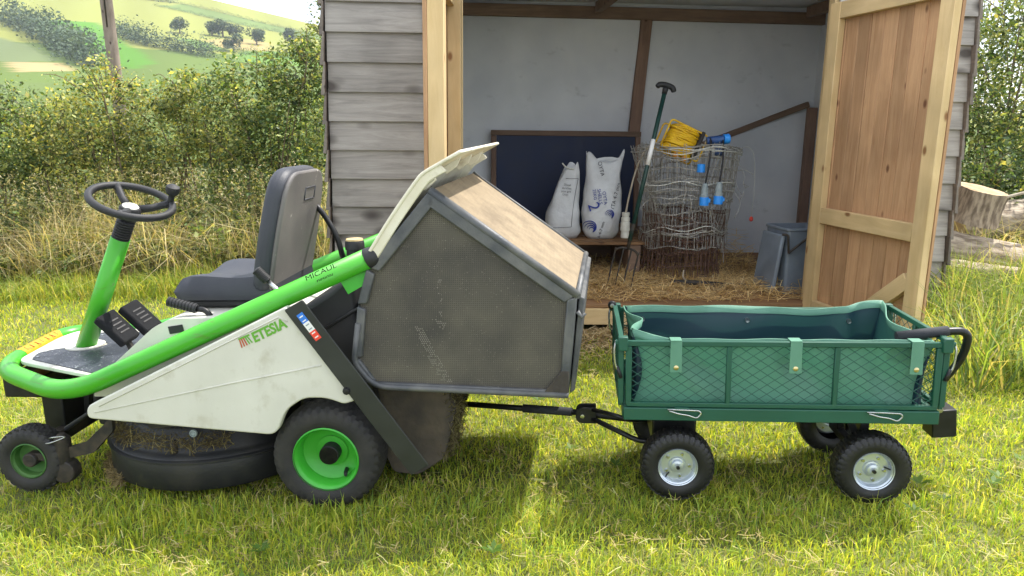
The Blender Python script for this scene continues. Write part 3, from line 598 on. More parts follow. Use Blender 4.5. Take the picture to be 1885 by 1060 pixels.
# wire netting rolls
def wire_roll(name, label, loc, m, turns, r0, r1, z0, z1, rings, nv, flare, r, seed, cat='wire roll'):
    rs = np.random.default_rng(seed); o = thing(name, label, cat, loc, SYAW); mb = MB()
    ph = rs.uniform(0, 6, 12)
    def pt(th, z):
        t = th/(2*math.pi*turns); f = (z-z0)/(z1-z0)
        rad = (r1+(r0-r1)*t)*(1+flare*max(0, f-.3)**1.2)+.018*math.sin(3*th+ph[0]+4*f)+.012*math.sin(7*th+ph[1]+9*f)
        return (rad*math.cos(th), rad*math.sin(th)*.96, z+.015*math.sin(2*th+ph[2])+.012*math.sin(5*th+z*11+ph[3]))
    for k in range(rings):
        z = z0+(z1-z0)*(k/(rings-1))**.95; n = int(46*turns); j = rs.uniform(-.006, .006, n+1)
        mb.tube([Vector(pt(2*math.pi*turns*i/n, z))+Vector((0, 0, j[i])) for i in range(n+1)], r*1.1, 4, smooth=False)
    for k in range(int(nv*turns)):
        th = 2*math.pi*turns*(k+rs.uniform(-.2, .2))/(nv*turns); m_ = 9; zz = np.linspace(z0, z1+rs.uniform(-.01, .03), m_)
        mb.tube([Vector(pt(th+.05*math.sin(q*6+ph[4]+k)*.6, q)) for q in zz], r, 4, smooth=False)
    for k in range(14):
        th = rs.uniform(3.3, 6.1); z = rs.uniform(z0+.1, z1-.05); a = Vector(pt(th, z)); e = a+Vector((rs.uniform(-.16, .16), rs.uniform(-.12, -.01), rs.uniform(-.2, .2)))
        mb.tube(spline([a, a.lerp(e, .5)+Vector((0, -.02, .02)), e], 4), r*.9, 4, smooth=False)
    mb.build('netting', m, o)
    if m == 'galv':
        for k in range(13):
            zc = rs.choice([.36, .46, .60, .74, .86, .97])+rs.normal(0, .012); a0 = rs.uniform(2.6, 4.2); n = 34; sp_ = rs.uniform(2.2, 5.6); tl = rs.normal(0, .03)
            MB().tube([Vector(pt(a0+sp_*i/n, zc))*1.0+Vector((.01*math.cos(a0+sp_*i/n), .012*math.sin(a0+sp_*i/n), tl*math.sin(sp_*i/n+k)+.008*math.sin(i*.9+k))) for i in range(n+1)], .0036, 5).build('strand', 'pvc' if k % 4 == 0 else 'galv', o)
        for k in range(9):
            th = rs.uniform(3.4, 6.2); a = Vector(pt(th, rs.uniform(.5, 1.0))); pts = [a+Vector((.09*math.sin(q*2.2)*rs.uniform(.5, 1), -.03-.05*q, -.13*q+.05*math.sin(q*5+k))) for q in np.linspace(0, 1.2, 9)]
            MB().tube(pts, .0024, 4).build('strand', 'galv', o)
    return o
wire_roll('wire_netting_roll', 'tall grey roll of wire netting standing on the straw with flared top', SP(.53, .98, FZ), 'galv', 2.6, .26, .345, .24, 1.0, 10, 40, .40, .0026, 3)
wire_roll('wire_netting_roll', 'rusty brown wire netting forming the lower half of the standing roll', SP(.53, .98, FZ), 'rust', 3.4, .2, .335, .01, .50, 6, 40, .06, .0026, 5)
# straw-brown roots and cut branch by the roll
o = thing('branch', 'dark split branch lying on the straw in front of the wire roll', 'branch', SP(.63, .42, FZ+.03), SYAW)
MB().tube(spline([(-.32, .06, .012), (-.1, .02, .004), (.1, -.03, -.004), (.24, -.05, -.006)], 5), [.014]*2+[.02]*9+[.022]*4+[.02], 7).build('stick', 'dirtymetal', o)
MB().tube(spline([(-.2, .04, .01), (-.24, .02, .05), (-.235, .03, .1)], 4), .007, 5).build('twig', 'bleached', o)

# garden fork
T, B = SP(.235, .62, 1.585), SP(-.02, .44, FZ+.33); ax = (T-B).normalized()
fk = thing('garden_fork', 'green shafted garden fork leaning on the wire roll, four tines in the straw', 'garden fork', B)
T = T-B; sidev = ax.cross(Vector((0, -1, 0))).normalized(); fw = sidev.cross(ax).normalized()
MB().tube([ax*.02, T*.985], .0155, 12).build('shaft', 'forkgreen', fk)
MB().tube([T*.955, T*.985, T*.998], [.0185, .021, .019], 12).build('collar', 'black', fk)
MB().tube(spline([T-sidev*.062-ax*.016, T-sidev*.05+ax*.004, T-sidev*.02+ax*.012, T+sidev*.02+ax*.012, T+sidev*.05+ax*.002, T+sidev*.064-ax*.022], 4), [.012]+[.019]*3+[.02]*14+[.019]*2+[.014], 10).build('handle', 'black', fk)
MB().tube([T*.50, T*.665], .0166, 14).build('sticker', 'white', fk)
MB().tube([-ax*.05, ax*.14], [.012, .017], 10).build('socket', 'dirtymetal', fk)
MB().tube(spline([-sidev*.085-ax*.07, -sidev*.05-ax*.045, -ax*.04, sidev*.05-ax*.045, sidev*.085-ax*.07], 4), .008, 8).build('crosshead', 'dirtymetal', fk)
for k in range(4):
    x = -.085+.0567*k; a = sidev*x-ax*(.045+.1*abs(x)**1.2)
    MB().tube(spline([a, a-ax*.12-fw*.012, a-ax*.27+fw*.006], 4), [.0065]*6+[.005, .004, .0025], 7).build('tine', 'dirtymetal', fk)

# yellow cable wound on a frame, lying tilted on the roll
rl = thing('cable_reel', 'yellow extension cable wound flat on a yellow wire frame on top of the roll', 'cable reel', SP(.42, .82, 1.20)); rl.rotation_euler = (R(-10), R(24), SYAW)
for k in range(19):
    rs = random.Random(k); z_ = -.092+.0102*k; hx = .118+rs.uniform(-.012, .012); ph_ = rs.uniform(-.06, .06); pts = []
    for i in range(30):
        a = 2*math.pi*i/30; x_ = hx*math.copysign(abs(math.cos(a))**.7, math.cos(a)); pts.append((x_, (.07+rs.uniform(-.004, .004))*math.sin(a)-.01, z_+ph_*x_*1.6+.006*math.sin(2*a+k)))
    MB().tube(pts, .0072, 6, closed=True).build('cable_turn', 'cable', rl)
MB().tube(path([(-.15, -.08, -.105), (-.15, -.08, .105), (.16, -.08, .105), (.16, -.08, -.105), (-.148, -.08, -.105)], [.03]*3), .007, 8).build('frame', 'cable', rl)
MB().tube(path([(-.15, .085, -.105), (-.15, .085, .105), (.16, .085, .105), (.16, .085, -.105), (-.148, .085, -.105)], [.03]*3), .007, 8).build('frame', 'cable', rl)
MB().box((.115, -.045, .01), (.028, .10, .215)).build('clamp', 'dirtymetal', rl, .004, 1)
for x in (-.02, .05): MB().lathe([(.012, 0), (.02, .006), (.02, .018), (.006, .026)], (x, -.09, -.13), (0, -1, 0), 12).build('plug', 'orange', rl)
# blue sockets and hanging leads
sk = thing('cable_splitter', 'blue cable splitter with two grey and blue plugs hanging over the wire roll', 'cable splitter', SP(.65, .66, 1.21), SYAW)
MB().tube([(-.075, .02, .0), (.045, .0, .015)], .03, 14).build('socket', 'plugdark', sk, .004)
MB().lathe([(.02, 0), (.036, .0), (.036, .04), (.028, .045)], (.045, 0, .015), (1, .0, .1), 16).build('cap', 'plugblue', sk)
MB().lathe([(.022, 0), (.033, .0), (.033, .07), (.026, .075)], (.02, .02, -.03), (0, -.3, -1), 16).build('socket', 'plugdark', sk)
for x0, x1, zt in ((-.055, -.10, -.30), (.035, .005, -.29)):
    MB().tube(spline([(x0, .0, .02), (x0-.005, -.045, -.02), ((x0+x1)/2, -.085, -.15), (x1, -.09, zt-.02)], 6), .0068, 8).build('lead', 'cord', sk)
    p = MB().lathe([(.012, .0), (.02, -.008), (.021, -.035), (.026, -.045), (.026, -.08), (.03, -.085), (.03, -.10)], (x1, -.09, zt), n=18).build('plug', 'pluggrey', sk)
    MB().lathe([(.032, -.10), (.034, -.105), (.034, -.16), (.024, -.16), (.023, -.13)], (x1, -.09, zt), n=18).build('plug_collar', 'plugblue', p)
    MB().box((x1+.032, -.105, zt-.125), (.02, .014, .03)).build('latch', 'plugblue', p, .003, 1)
MB().lathe([(.026, 0), (.03, -.004), (.03, -.06), (.02, -.06)], (-.115, -.02, -.165), n=16).build('socket', 'plugblue', sk)
# white cable and its white plug on the left of the roll
wp = thing('white_plug', 'white plug on a pale cable hanging at the left side of the wire roll', 'plug', SP(.055, .93, .53), SYAW)
MB().lathe([(.018, .12), (.03, .125), (.03, .10), (.026, .09), (.034, .085), (.034, .06), (.030, .055), (.036, .05), (.036, .015), (.038, .0), (.038, -.015), (.032, -.018), (.033, -.07), (.028, -.075)], n=22).build('plug', 'pvc', wp)
MB().tube(spline([(0, 0, .12), (.02, 0, .25), (.06, -.02, .45), (.12, -.04, .60), (.21, -.08, .665), (.28, -.1, .66)], 7), .0075, 8).build('cable', 'bleached', wp)
# pink-ended thin cord on the right of the roll
tw = thing('twine', 'thin pale cord with a small red knot hanging right of the wire roll', 'cord', SP(1.05, 1.0, .60), SYAW)
MB().tube(spline([(-.12, 0, .55), (-.03, 0, .56), (.02, 0, .48), (.04, 0, .25), (.035, 0, .02)], 6), .0022, 5).build('cord', 'pvc', tw)
MB().lathe([(.004, -.02), (.016, -.01), (.014, .012), (.004, .02)], (.035, 0, .0), n=8).build('knot', 'red', tw)
# grey tub with a second one nested, standing by the right door post
tb = thing('plastic_tub', 'grey plastic tub with wire handle and leaning lid by the right door', 'tub', SP(1.18, .36, FZ), SYAW+.12)
def shell(w0, d0, w1, d1, hh, th=.006):
    mb = MB(); o_ = []
    for (w_, d_, z) in ((w0, d0, 0), (w0*1.005, d0*1.005, .012), (w1, d1, hh-.02), (w1+.016, d1+.016, hh-.018), (w1+.016, d1+.016, hh), (w1-.004, d1-.004, hh), (w0-th, d0-th, .012)):
        o_.append([(x*w_/2, y*d_/2, z) for x, y in fillet([(-1, -1), (1, -1), (1, 1), (-1, 1)], .16, 4)])
    n = len(o_[0]); vs = [p for r_ in o_ for p in r_]
    fs = [(j*n+k, j*n+(k+1) % n, (j+1)*n+(k+1) % n, (j+1)*n+k) for j in range(len(o_)-1) for k in range(n)]+[tuple(range(n)), tuple(range(6*n, 7*n))]
    return mb.add(vs, fs, False)
shell(.29, .26, .33, .30, .47).build('body', 'tubgrey', tb, .003, 1)
MB().box((0, 0, 0), (.03, .27, .40)).build('lid', 'tubgrey', tb, .01, 2).matrix_local = Matrix.Translation((-.215, -.01, .225)) @ Matrix.Rotation(.12, 4, 'Y')
MB().tube(path([(-.16, -.17, .30), (-.155, -.172, .31), (-.02, -.185, .42), (.0, -.165, .435), (.02, -.168, .435)], [.01, .03, .01]), .008, 8).build('handle', 'dirtymetal', tb)
MB().tube(path([(-.21, -.15, .43), (-.17, -.16, .43), (-.16, -.17, .30)], [.02]), .008, 8).build('handle', 'dirtymetal', tb)
MB().lathe([(.02, 0), (.02, .012), (.008, .016)], (.0, -.155, .435), (0, -1, 0), 12).build('pivot', 'dirtymetal', tb)
# straw on the floor, sloping up to the back
def straw(name, label, pts_fn, n, lmin, lmax, wd, cols, wts, upz=.25):
    P = pts_fn(n); d = unit(n); d[:, 2] *= upz; d /= np.linalg.norm(d, axis=1, keepdims=True); ln = rng.uniform(lmin, lmax, n)[:, None]
    s = np.cross(d, np.tile([0, -.3, 1.], (n, 1))); s /= np.linalg.norm(s, axis=1, keepdims=True); bend = rng.normal(0, .12, (n, 3))*ln
    a, b, c = P-d*ln/2, P+bend*.3, P+d*ln/2; W_ = s*wd
    V = np.stack([a-W_, a+W_, b-W_, b+W_, c-W_, c+W_], 1).reshape(-1, 3); i = np.arange(n)[:, None]*6
    F = np.concatenate([i+np.array([[0, 1, 3, 2]]), i+np.array([[2, 3, 5, 4]])], 0)
    return raw_mesh(name, V, F, 4, 'dry', None, tones(n, 6, cols, wts, .2))
STRAW = [lin(206, 180, 128), lin(184, 156, 106), lin(226, 206, 160), lin(146, 118, 84)]
def floor_pts(n):
    x = rng.uniform(-.75, 1.25, n); y = rng.beta(1.25, 1.6, n)*1.75+.02
    heap = .05*np.exp(-((x+.0)/.25)**2-((y-.45)/.25)**2)+.05*np.exp(-((x-.95)/.3)**2-((y-.3)/.25)**2)+.2*np.clip((y-.95)/.8, 0, 1)*(x > .25)
    z = FZ+.006+rng.uniform(0, 1, n)**2*(.02+heap*1.1)+heap*.6*rng.uniform(.5, 1, n); c, s = math.cos(SYAW), math.sin(SYAW)
    keep = rng.uniform(0, 1, n) < .35+.65*(np.sin(x*6+1)*np.sin(y*5+2) > -.4); z = np.where(keep, z, FZ+.004)
    return np.stack([SO.x+x*c-y*s, SO.y+x*s+y*c, z], 1)
tag(straw('straw', '', floor_pts, 7500, .06, .2, .0022, STRAW, (4, 3, 2, 2)), 'loose golden straw scattered over the shed floor', 'straw', kind='stuff')
def step_pts(n):
    x = rng.uniform(-.9, 1.3, n); y = -.12-rng.beta(1, 2, n)*.6; c, s = math.cos(SYAW), math.sin(SYAW); X = SO.x+x*c-y*s
    return np.stack([X, SO.y+x*s+y*c, gz(X, 0)+rng.uniform(.0, .035, n)], 1)
tag(straw('straw', '', step_pts, 2200, .05, .18, .0024, [lin(178, 156, 116), lin(140, 118, 84), lin(200, 184, 146)], (3, 3, 2)), 'trodden straw on the ground in front of the shed step', 'straw', kind='stuff')
def heap_pts(n):
    x = rng.normal(-1.02, .12, n); y = rng.normal(1.0, .15, n); z = FZ+.25+.5*np.exp(-((x+1.0)/.2)**2-((y-1.0)/.25)**2)*rng.uniform(.3, 1.1, n); c, s = math.cos(SYAW), math.sin(SYAW)
    return np.stack([SO.x+x*c-y*s, SO.y+x*s+y*c, z], 1)
def bale(label, loc, yaw, seed):
    o = thing('straw_bale', label, 'straw bale', loc, yaw); b = MB().box((0, 0, .19), (.36, .5, .37)).build('core', 'straw', o, .05, 3)
    n = 1500; f = rng.integers(0, 4, n); u = rng.uniform(-1, 1, (n, 2)); P = np.zeros((n, 3))
    P[f == 0] = np.stack([u[f == 0, 0]*.18, u[f == 0, 1]*.25, np.full((f == 0).sum(), .375)], 1); P[f == 1] = np.stack([np.full((f == 1).sum(), .18), u[f == 1, 0]*.25, .19+u[f == 1, 1]*.18], 1)
    P[f == 2] = np.stack([u[f == 2, 0]*.18, np.full((f == 2).sum(), -.25), .19+u[f == 2, 1]*.18], 1); P[f == 3] = np.stack([np.full((f == 3).sum(), -.18), u[f == 3, 0]*.25, .19+u[f == 3, 1]*.18], 1)
    s = straw('strands', '', lambda k: P, n, .05, .14, .002, STRAW, (3, 3, 1, 3), .8); s.parent = o; s['kind'] = 'stuff'
bale('straw bale inside the shed behind the raised lid of the mower', SP(-.98, .95, FZ+.01), SYAW+.05, 1)

# ---------------------------------------------------------------- wheels
def tyre_mesh(Rr, W_, rim, nl, depth, style):
    """tyre about the y axis, outer face at y=0 going to +y; lugs are relief"""
    per = 6; n = nl*per; h = W_/2
    prof = [(rim, .012), (rim+.012, .004), (rim+(Rr-rim)*.45, 0), (rim+(Rr-rim)*.78, .004), (Rr*.945, .014), (Rr*.975, W_*.14), (Rr*.99, W_*.24), (Rr*.997, W_*.34), (Rr, W_*.44)]
    prof = prof+[(r, W_-y) for r, y in reversed(prof)]; m = len(prof); V = []
    for i in range(n):
        a = 2*math.pi*i/n; ph = i % per
        for j, (r, y) in enumerate(prof):
            jj = min(j, m-1-j); d = 0
            if jj >= 4:
                if style == 'turf': q = (i + (0 if j < m/2 else per//2) + jj*2) % per; d = depth if q < 4 else 0
                else:
                    blk = (jj-4)//2; q = (i+(blk % 2)*3+(0 if j < m/2 else 3)) % per; d = depth if q < 4 else 0
                    if jj in (8,): d *= .35
            V.append(((r+d)*math.cos(a), y, (r+d)*math.sin(a)))
    F = [(i*m+j, i*m+j+1, ((i+1) % n)*m+j+1, ((i+1) % n)*m+j) for i in range(n) for j in range(m-1)]
    return V, F
def wheel(parent, name, c, Rr, W_, rim, nl, depth, style, mt, rimprof, mrim, flip=False, n=40):
    s = -1 if flip else 1
    mb = MB().lathe([(r, y*s) for r, y in rimprof], (0, 0, 0), (0, 1, 0), n, cap0=False); wobj = mb.build(name, mrim, parent); wobj.location = c
    V, F = tyre_mesh(Rr, W_, rim, nl, depth, style); t = MB().add([(x, y*s, z) for x, y, z in V], F, True).build('tyre', mt, wobj)
    t.data.set_sharp_from_angle(angle=R(40)); return wobj

# ---------------------------------------------------------------- ride-on mower
mw = thing('riding_mower', 'green and white ride-on mower with raised grass box, left of the cart', 'mower', (-.655, 2.47, -.085), -.06, .03)
# rear wheels
RIMP = [(.117, .005), (.121, .008), (.121, .014), (.113, .02), (.107, .03), (.104, .075), (.085, .09), (.055, .094), (.05, .10), (.001, .10)]
def mower_rear(y, flip):
    wv = wheel(mw, 'rear_wheel', (0, y, .2), .194, .16, .118, 36, .007, 'turf', 'rubber', RIMP, 'rimgreen', flip)
    s = -1 if flip else 1
    MB().lathe([(.034, .04*s), (.036, .045*s), (.036, .10*s)], (0, 0, 0), (0, 1, 0), 24).build('hub_cap', 'black', wv, .004)
    MB().lathe([(.034, .0395*s), (.001, .0395*s)], (0, 0, 0), (0, 1, 0), 24).build('hub_face', 'blackmetal', wv)
    MB().lathe([(.056, .093*s), (.058, .086*s), (.036, .086*s)], (0, 0, 0), (0, 1, 0), 28).build('hub_flange', 'rimgreen', wv)
    MB().tube([(.052, .08*s, -.068), (.056, .05*s, -.072), (.06, .035*s, -.073)], [.007, .0075, .005], 10).build('valve', 'black', wv)
mower_rear(0, False); mower_rear(.88, True)
FR = [(.068, .006), (.072, .008), (.07, .014), (.064, .02), (.062, .045), (.03, .05), (.001, .05)]
for y, fl in ((.10, False), (.78, True)):
    wv = wheel(mw, 'front_wheel', (-1.20, y, .133), .128, .09, .07, 26, .006, 'turf', 'rubber', FR, 'rimdirty', fl, 28)
    s = -1 if fl else 1; MB().lathe([(.026, .01*s), (.028, .014*s), (.028, .06*s)], (0, 0, 0), (0, 1, 0), 18).build('hub_cap', 'dirtymetal', wv, .003)
# main tube
tp = [(.19, .04, .926), (-.955, .04, .426), (-1.36, .235, .462), (-1.425, .77, .468), (-1.03, .84, .45), (.19, .84, .926)]
# a short flat run between the slope and the nose
MB().tube(path(tp, [.16, .14, .14, .16], 9), .0358, 22).build('frame_tube', 'green', mw)
for y in (.04, .84):
    d = Vector((1.145, 0, .5)).normalized(); b = Vector((.19, y, .926))
    c_ = MB(); c_.lathe([(.0368, -.004), (.0368, .004), (.034, .02), (.026, .034), (.013, .041), (.001, .043)], b, d, 22); c_.build('tube_cap', 'black', mw)
# yellow warning sticker wrapped round the nose bar
st = Vector((-1.425, .77, .468))-Vector((-1.36, .235, .462)); a0 = Vector((-1.36, .235, .462))
MB().tube([a0+st*.26, a0+st*.80], .0365, 22, cap=False).build('warning_sticker', 'yellow', mw)
for k in range(7):
    p = a0+st*(.31+.07*k); MB().tube([p+Vector((.008, 0, .0362)), p+Vector((.024+.006*(k % 3), 0, .0278))], .0018, 4).build('sticker_print', 'ink', mw)
# side cover (near and far)
cov = fillet([(-.846, .364), (-.16, .306), (-.118, .40), (-.05, .446), (.03, .446), (.09, .424), (.135, .436), (.108, .49), (-.088, .772), (-.842, .409)], [.022, .035, .03, .03, .03, .012, .02, .02, .008, .022], 6)
for y0, y1 in ((-.026, .012), (.868, .90)):
    MB().prism(cov, XZ, y0, y1).build('side_cover', 'cover', mw, .006, 3)
rid = [[(-.795, -.0255, .410), (-.115, -.0265, .737)], [(-.815, -.0255, .387), (-.3, -.0265, .50), (.02, -.0265, .565)]]
rid[0].append((-.085, -.0265, .72))
for r_ in rid: MB().tube(r_, .0028, 6).build('cover_ridge', 'cover', mw)
# logo on the cover: mark of red and green stripes, then the name
LG = Vector((-.165, -.0275, .682)); xd = Vector((.905, 0, .425)).normalized(); yd = Vector((-.15, 0, 1))
lettering('ETESIA', .049, 'logogreen', mw, LG+xd*.014, xd, yd, .1, .0016, name='logo', wide=.9)
for k in range(5):
    q = LG-xd*(.098-.0075*k); MB().bar(q-yd*.012+xd*.003*k, q+yd*.017-xd*.002, .001, .0042).build('logo_mark', 'logored' if k < 3 else 'logogreen', mw)
MB().bar(LG-xd*.104+yd*.02, LG-xd*.06+yd*.018, .001, .006).build('logo_mark', 'logogreen', mw)
dsl = Vector((1.145, 0, .5)).normalized()
lettering('MICAUL', .026, 'ink', mw, Vector((.03, .0072, .884)), dsl, Vector((-.5, -.55, .9)), .25, name='tube_print', wide=1.3)
lettering('DESIGN', .014, 'ink', mw, Vector((.045, .0045, .864)), dsl, Vector((-.5, -.3, .9)), .25, name='tube_print', wide=1.3)
# slanted dark strap with the tricolour plate
MB().prism(fillet([(-.088, .764), (-.022, .80), (.382, .206), (.318, .168)], .006, 2), XZ, -.042, -.034).build('strap', 'strapdark', mw, .002, 1)
sdv = Vector((.404, 0, -.594)).normalized(); sn = Vector((.826, 0, .563)); o0 = Vector((-.036, -.0428, .752))
for k, m_ in enumerate(('blue', 'white', 'red')):
    MB().bar(o0+sdv*(.036*k), o0+sdv*(.036*(k+1)), .0012, .024, up=(.8, 0, .5)).build('tricolour_plate', m_, mw)
for k in range(6):
    p = o0+sdv*(.012+.017*k)+Vector((0, -.0012, 0)); MB().bar(p-sn*.007, p+sn*.007, .0008, .004, up=(.4, 0, -.6)).build('plate_print', 'white' if k in (0, 1, 4, 5) else 'pluggrey', mw)
for p in ((.108, .478),): MB().lathe([(.001, -.012), (.011, -.011), (.014, -.004), (.014, .004)], (p[0], -.04, p[1]), (0, 1, 0), 8).build('bolt', 'blackmetal', mw, .001)
# inner body, tank, dark rear
MB().prism(fillet([(-.895, .40), (-.88, .462), (-.63, .67), (-.56, .70), (-.22, .705), (-.12, .66), (.05, .40)], [.005, .01, .03, .03, .02, .02, .01]), XZ, .10, .78).build('body', 'cover', mw, .012, 3)
MB().prism([(-.12, .30), (-.14, .70), (.0, .78), (.11, .86), (.12, .60), (.18, .30)], XZ, .12, .76).build('engine_housing', 'black', mw, .02, 2)
MB().box((-.548, .098, .66), (.055, .004, .028), Matrix.Rotation(-.15, 3, 'Y')).build('rubber_latch', 'black', mw, .001)
# foot plate
pl = fillet([(-.86, .085), (-1.315, .275), (-1.37, .62), (-1.35, .74), (-1.0, .76), (-.86, .74)], [.02, .06, .05, .06, .03, .01], 4)
MB().prism(pl, XY, .468, .484).build('platform', 'cover', mw, .003, 2)
pd_ = fillet([(-.885, .11), (-1.26, .285), (-1.295, .375), (-1.235, .44), (-1.085, .44), (-1.07, .50), (-1.16, .57), (-1.23, .68), (-.9, .69), (-.885, .62)], [.03, .02, .03, .03, .03, .02, .02, .02, .02, .02], 3)
plate = bpy.data.materials.new('checker_plate'); t_, p_ = nodes(plate); n_ = t_.nodes.new; l_ = t_.links.new
p_.inputs['Base Color'].default_value = lin(58, 62, 72); p_.inputs['Roughness'].default_value = .42; p_.inputs['Metallic'].default_value = .35
tcx = n_('ShaderNodeTexCoord'); mpx = n_('ShaderNodeMapping'); mpx.inputs['Rotation'].default_value = (0, 0, .785); mpx.inputs['Scale'].default_value = (90, 90, 90); ck = n_('ShaderNodeTexChecker'); ck.inputs['Scale'].default_value = 1
bp = n_('ShaderNodeBump'); bp.inputs['Strength'].default_value = .8; bp.inputs['Distance'].default_value = .003; l_(tcx.outputs['Object'], mpx.inputs['Vector']); l_(mpx.outputs['Vector'], ck.inputs['Vector']); l_(ck.outputs['Fac'], bp.inputs['Height']); l_(bp.outputs['Normal'], p_.inputs['Normal'])
nzx = n_('ShaderNodeTexNoise'); nzx.inputs['Scale'].default_value = 130; rpx = n_('ShaderNodeValToRGB'); rpx.color_ramp.elements[0].position = .66; rpx.color_ramp.elements[0].color = lin(58, 62, 72); rpx.color_ramp.elements[1].position = .72; rpx.color_ramp.elements[1].color = lin(170, 172, 172)
l_(tcx.outputs['Object'], nzx.inputs['Vector']); l_(nzx.outputs['Fac'], rpx.inputs['Fac']); l_(rpx.outputs['Color'], p_.inputs['Base Color']); M['plate'] = plate
MB().prism(pd_, XY, .4842, .488).build('tread_plate', 'plate', mw, .001, 1)
for x, y in ((-1.25, .31), (-1.265, .38), (-1.0, .175), (-.975, .30), (-1.18, .63), (-1.04, .66)):
    MB().lathe([(.006, .488), (.006, .4905), (.001, .492)], (x, y, 0), n=10).build('rivet', 'steel', mw)
# steering column, boot, wheel
cb, ct = Vector((-1.155, .47, .483)), Vector((-.929, .45, .946)); cdir = (ct-cb).normalized()
MB().lathe([(.054, .4845), (.076, .4845), (.076, .493), (.069, .496), (.054, .490)], (cb.x, cb.y, 0), n=28).build('column_ring', 'cover', mw)
MB().lathe([(.001, .4885), (.055, .4885)], (cb.x, cb.y, 0), n=24).build('column_opening', 'blackmetal', mw)
MB().tube([cb, ct], [.0375, .0365], 26).build('steering_column', 'green', mw)
bt = MB(); prof = []
for k in range(8): prof += [(.032, .0105*k), (.035, .0105*k+.003), (.035, .0105*k+.006), (.030, .0105*k+.009)]
bt.lathe(prof, ct-cdir*.004, cdir, 22); bt.build('column_boot', 'black', mw)
hubc = Vector((-.872, .45, 1.068)); wn = Vector((.36, -.17, .92)).normalized(); wx = wn.cross(Vector((0, 1, 0))).normalized(); wy = wn.cross(wx)
WR = .151
sw = MB().tube([hubc+wn*.028+(wx*math.cos(a)+wy*math.sin(a))*WR for a in [2*math.pi*k/56 for k in range(56)]], .0148, 14, closed=True).build('steering_wheel', 'black', mw)
MB().lathe([(.03, -.055), (.04, -.03), (.042, -.005), (.036, .004), (.001, .006)], hubc, wn, 24).build('hub', 'black', sw)
MB().lathe([(.031, .004), (.031, .0075), (.028, .009), (.001, .0095)], hubc, wn, 24).build('badge', 'pvc', sw)
for k in range(3):
    MB().bar(hubc+wn*.010+wx*(-.012+.01*k)-wy*.01, hubc+wn*.010+wx*(-.009+.01*k)+wy*.01, .004, .002, up=tuple(wn)).build('badge_print', 'pluggrey', sw)
for v_ in (Vector((-.8, .6, 0)), Vector((.75, .66, 0)), Vector((.25, -.97, 0))):
    dv = (v_-wn*v_.dot(wn)).normalized()
    MB().tube([hubc+dv*.03-wn*.006, hubc+dv*.08+wn*.004, hubc+dv*.12+wn*.02, hubc+dv*.146+wn*.027], [.017, .015, .015, .016], 8).build('spoke', 'black', sw)
kd = wx*math.cos(R(-58))+wy*math.sin(R(-58)); kp = None
cand = max([wx*math.cos(a)+wy*math.sin(a) for a in [R(q) for q in range(0, 360, 5)]], key=lambda v: v.x*.75+v.y*.66); kp = hubc+wn*.03+cand*(WR-.004)
MB().lathe([(.012, .0), (.012, .035), (.024, .045), (.028, .06), (.026, .075), (.012, .083), (.001, .084)], kp, wn, 14).build('steering_knob', 'black', sw)
# pedals
for c, yaw_ in (((-.965, .405, .582), 0), ((-.925, .51, .60), 0)):
    rot = Matrix.Rotation(R(46), 3, 'Y') @ Matrix.Rotation(R(12), 3, 'X')
    p = MB().box(c, (.15, .10, .036), rot).build('pedal', 'tread', mw, .008, 2)
    for k in range(4):
        q = Vector(c)+rot @ Vector((-.03+.02*k, 0, .0185)); MB().box(q, (.006, .05, .003), rot).build('pedal_rib', 'black', p)
    MB().bar(Vector(c)+Vector((.03, 0, -.03)), Vector(c)+Vector((.065, 0, -.13)), .02, .02).build('pedal_arm', 'dirtymetal', p, .003)
# seat
SY0, SY1 = .215, .665
def ring_seat():
    mb = MB(); nx_, ny_ = 16, 16; V = []
    for i in range(nx_+1):
        for j in range(ny_+1):
            u = i/nx_; v = j/ny_; x = -.605+.385*u; y = SY0+(SY1-SY0)*v
            ed = min(1, min(u*1.0+.0, 1.2)*6+.02)*1; e2 = (1-abs(2*v-1)**6); e1 = (1-(1-u)**8)
            bol = .03*abs(2*v-1)**2.5-.012*math.exp(-((v-.5)/.28)**2)
            z = .772+.055*(max(0, e2)**.4)*(max(0, e1)**.45)+bol*max(0, e2)**.3-.012*math.exp(-((u-.6)/.3)**2)
            V.append((x, y, z))
    n = ny_+1; F = [(i*n+j, (i+1)*n+j, (i+1)*n+j+1, i*n+j+1) for i in range(nx_) for j in range(ny_)]
    o = len(V); bd_ = [i*n for i in range(nx_+1)]+[nx_*n+j for j in range(1, n)]+[i*n+ny_ for i in range(nx_-1, -1, -1)]+[j for j in range(ny_-1, 0, -1)]
    low = [(V[b][0]+(.012 if V[b][0] < -.6 else 0), V[b][1]+(.01 if V[b][1] < .3 else -.01), .738) for b in bd_]; V += low; k = len(bd_)
    F += [(bd_[q], bd_[(q+1) % k], o+(q+1) % k, o+q) for q in range(k)]+[tuple(range(o, o+k))]
    return mb.add(V, F, True)
cu = ring_seat().build('seat_cushion', 'vinyl', mw); cu.data.set_sharp_from_angle(angle=R(60))
if 0: MB().tube(spline([(-.61, SY0+.10, .845), (-.45, SY0+.09, .838), (-.27, SY0+.085, .842)], 6), .004, 6).build('seat_seam', 'vinyl', cu)
MB().box((-.42, .44, .722), (.40, .40, .03)).build('seat_pan', 'black', mw, .01, 2)
MB().box((-.40, .44, .70), (.25, .3, .03)).build('seat_mount', 'blackmetal', mw)
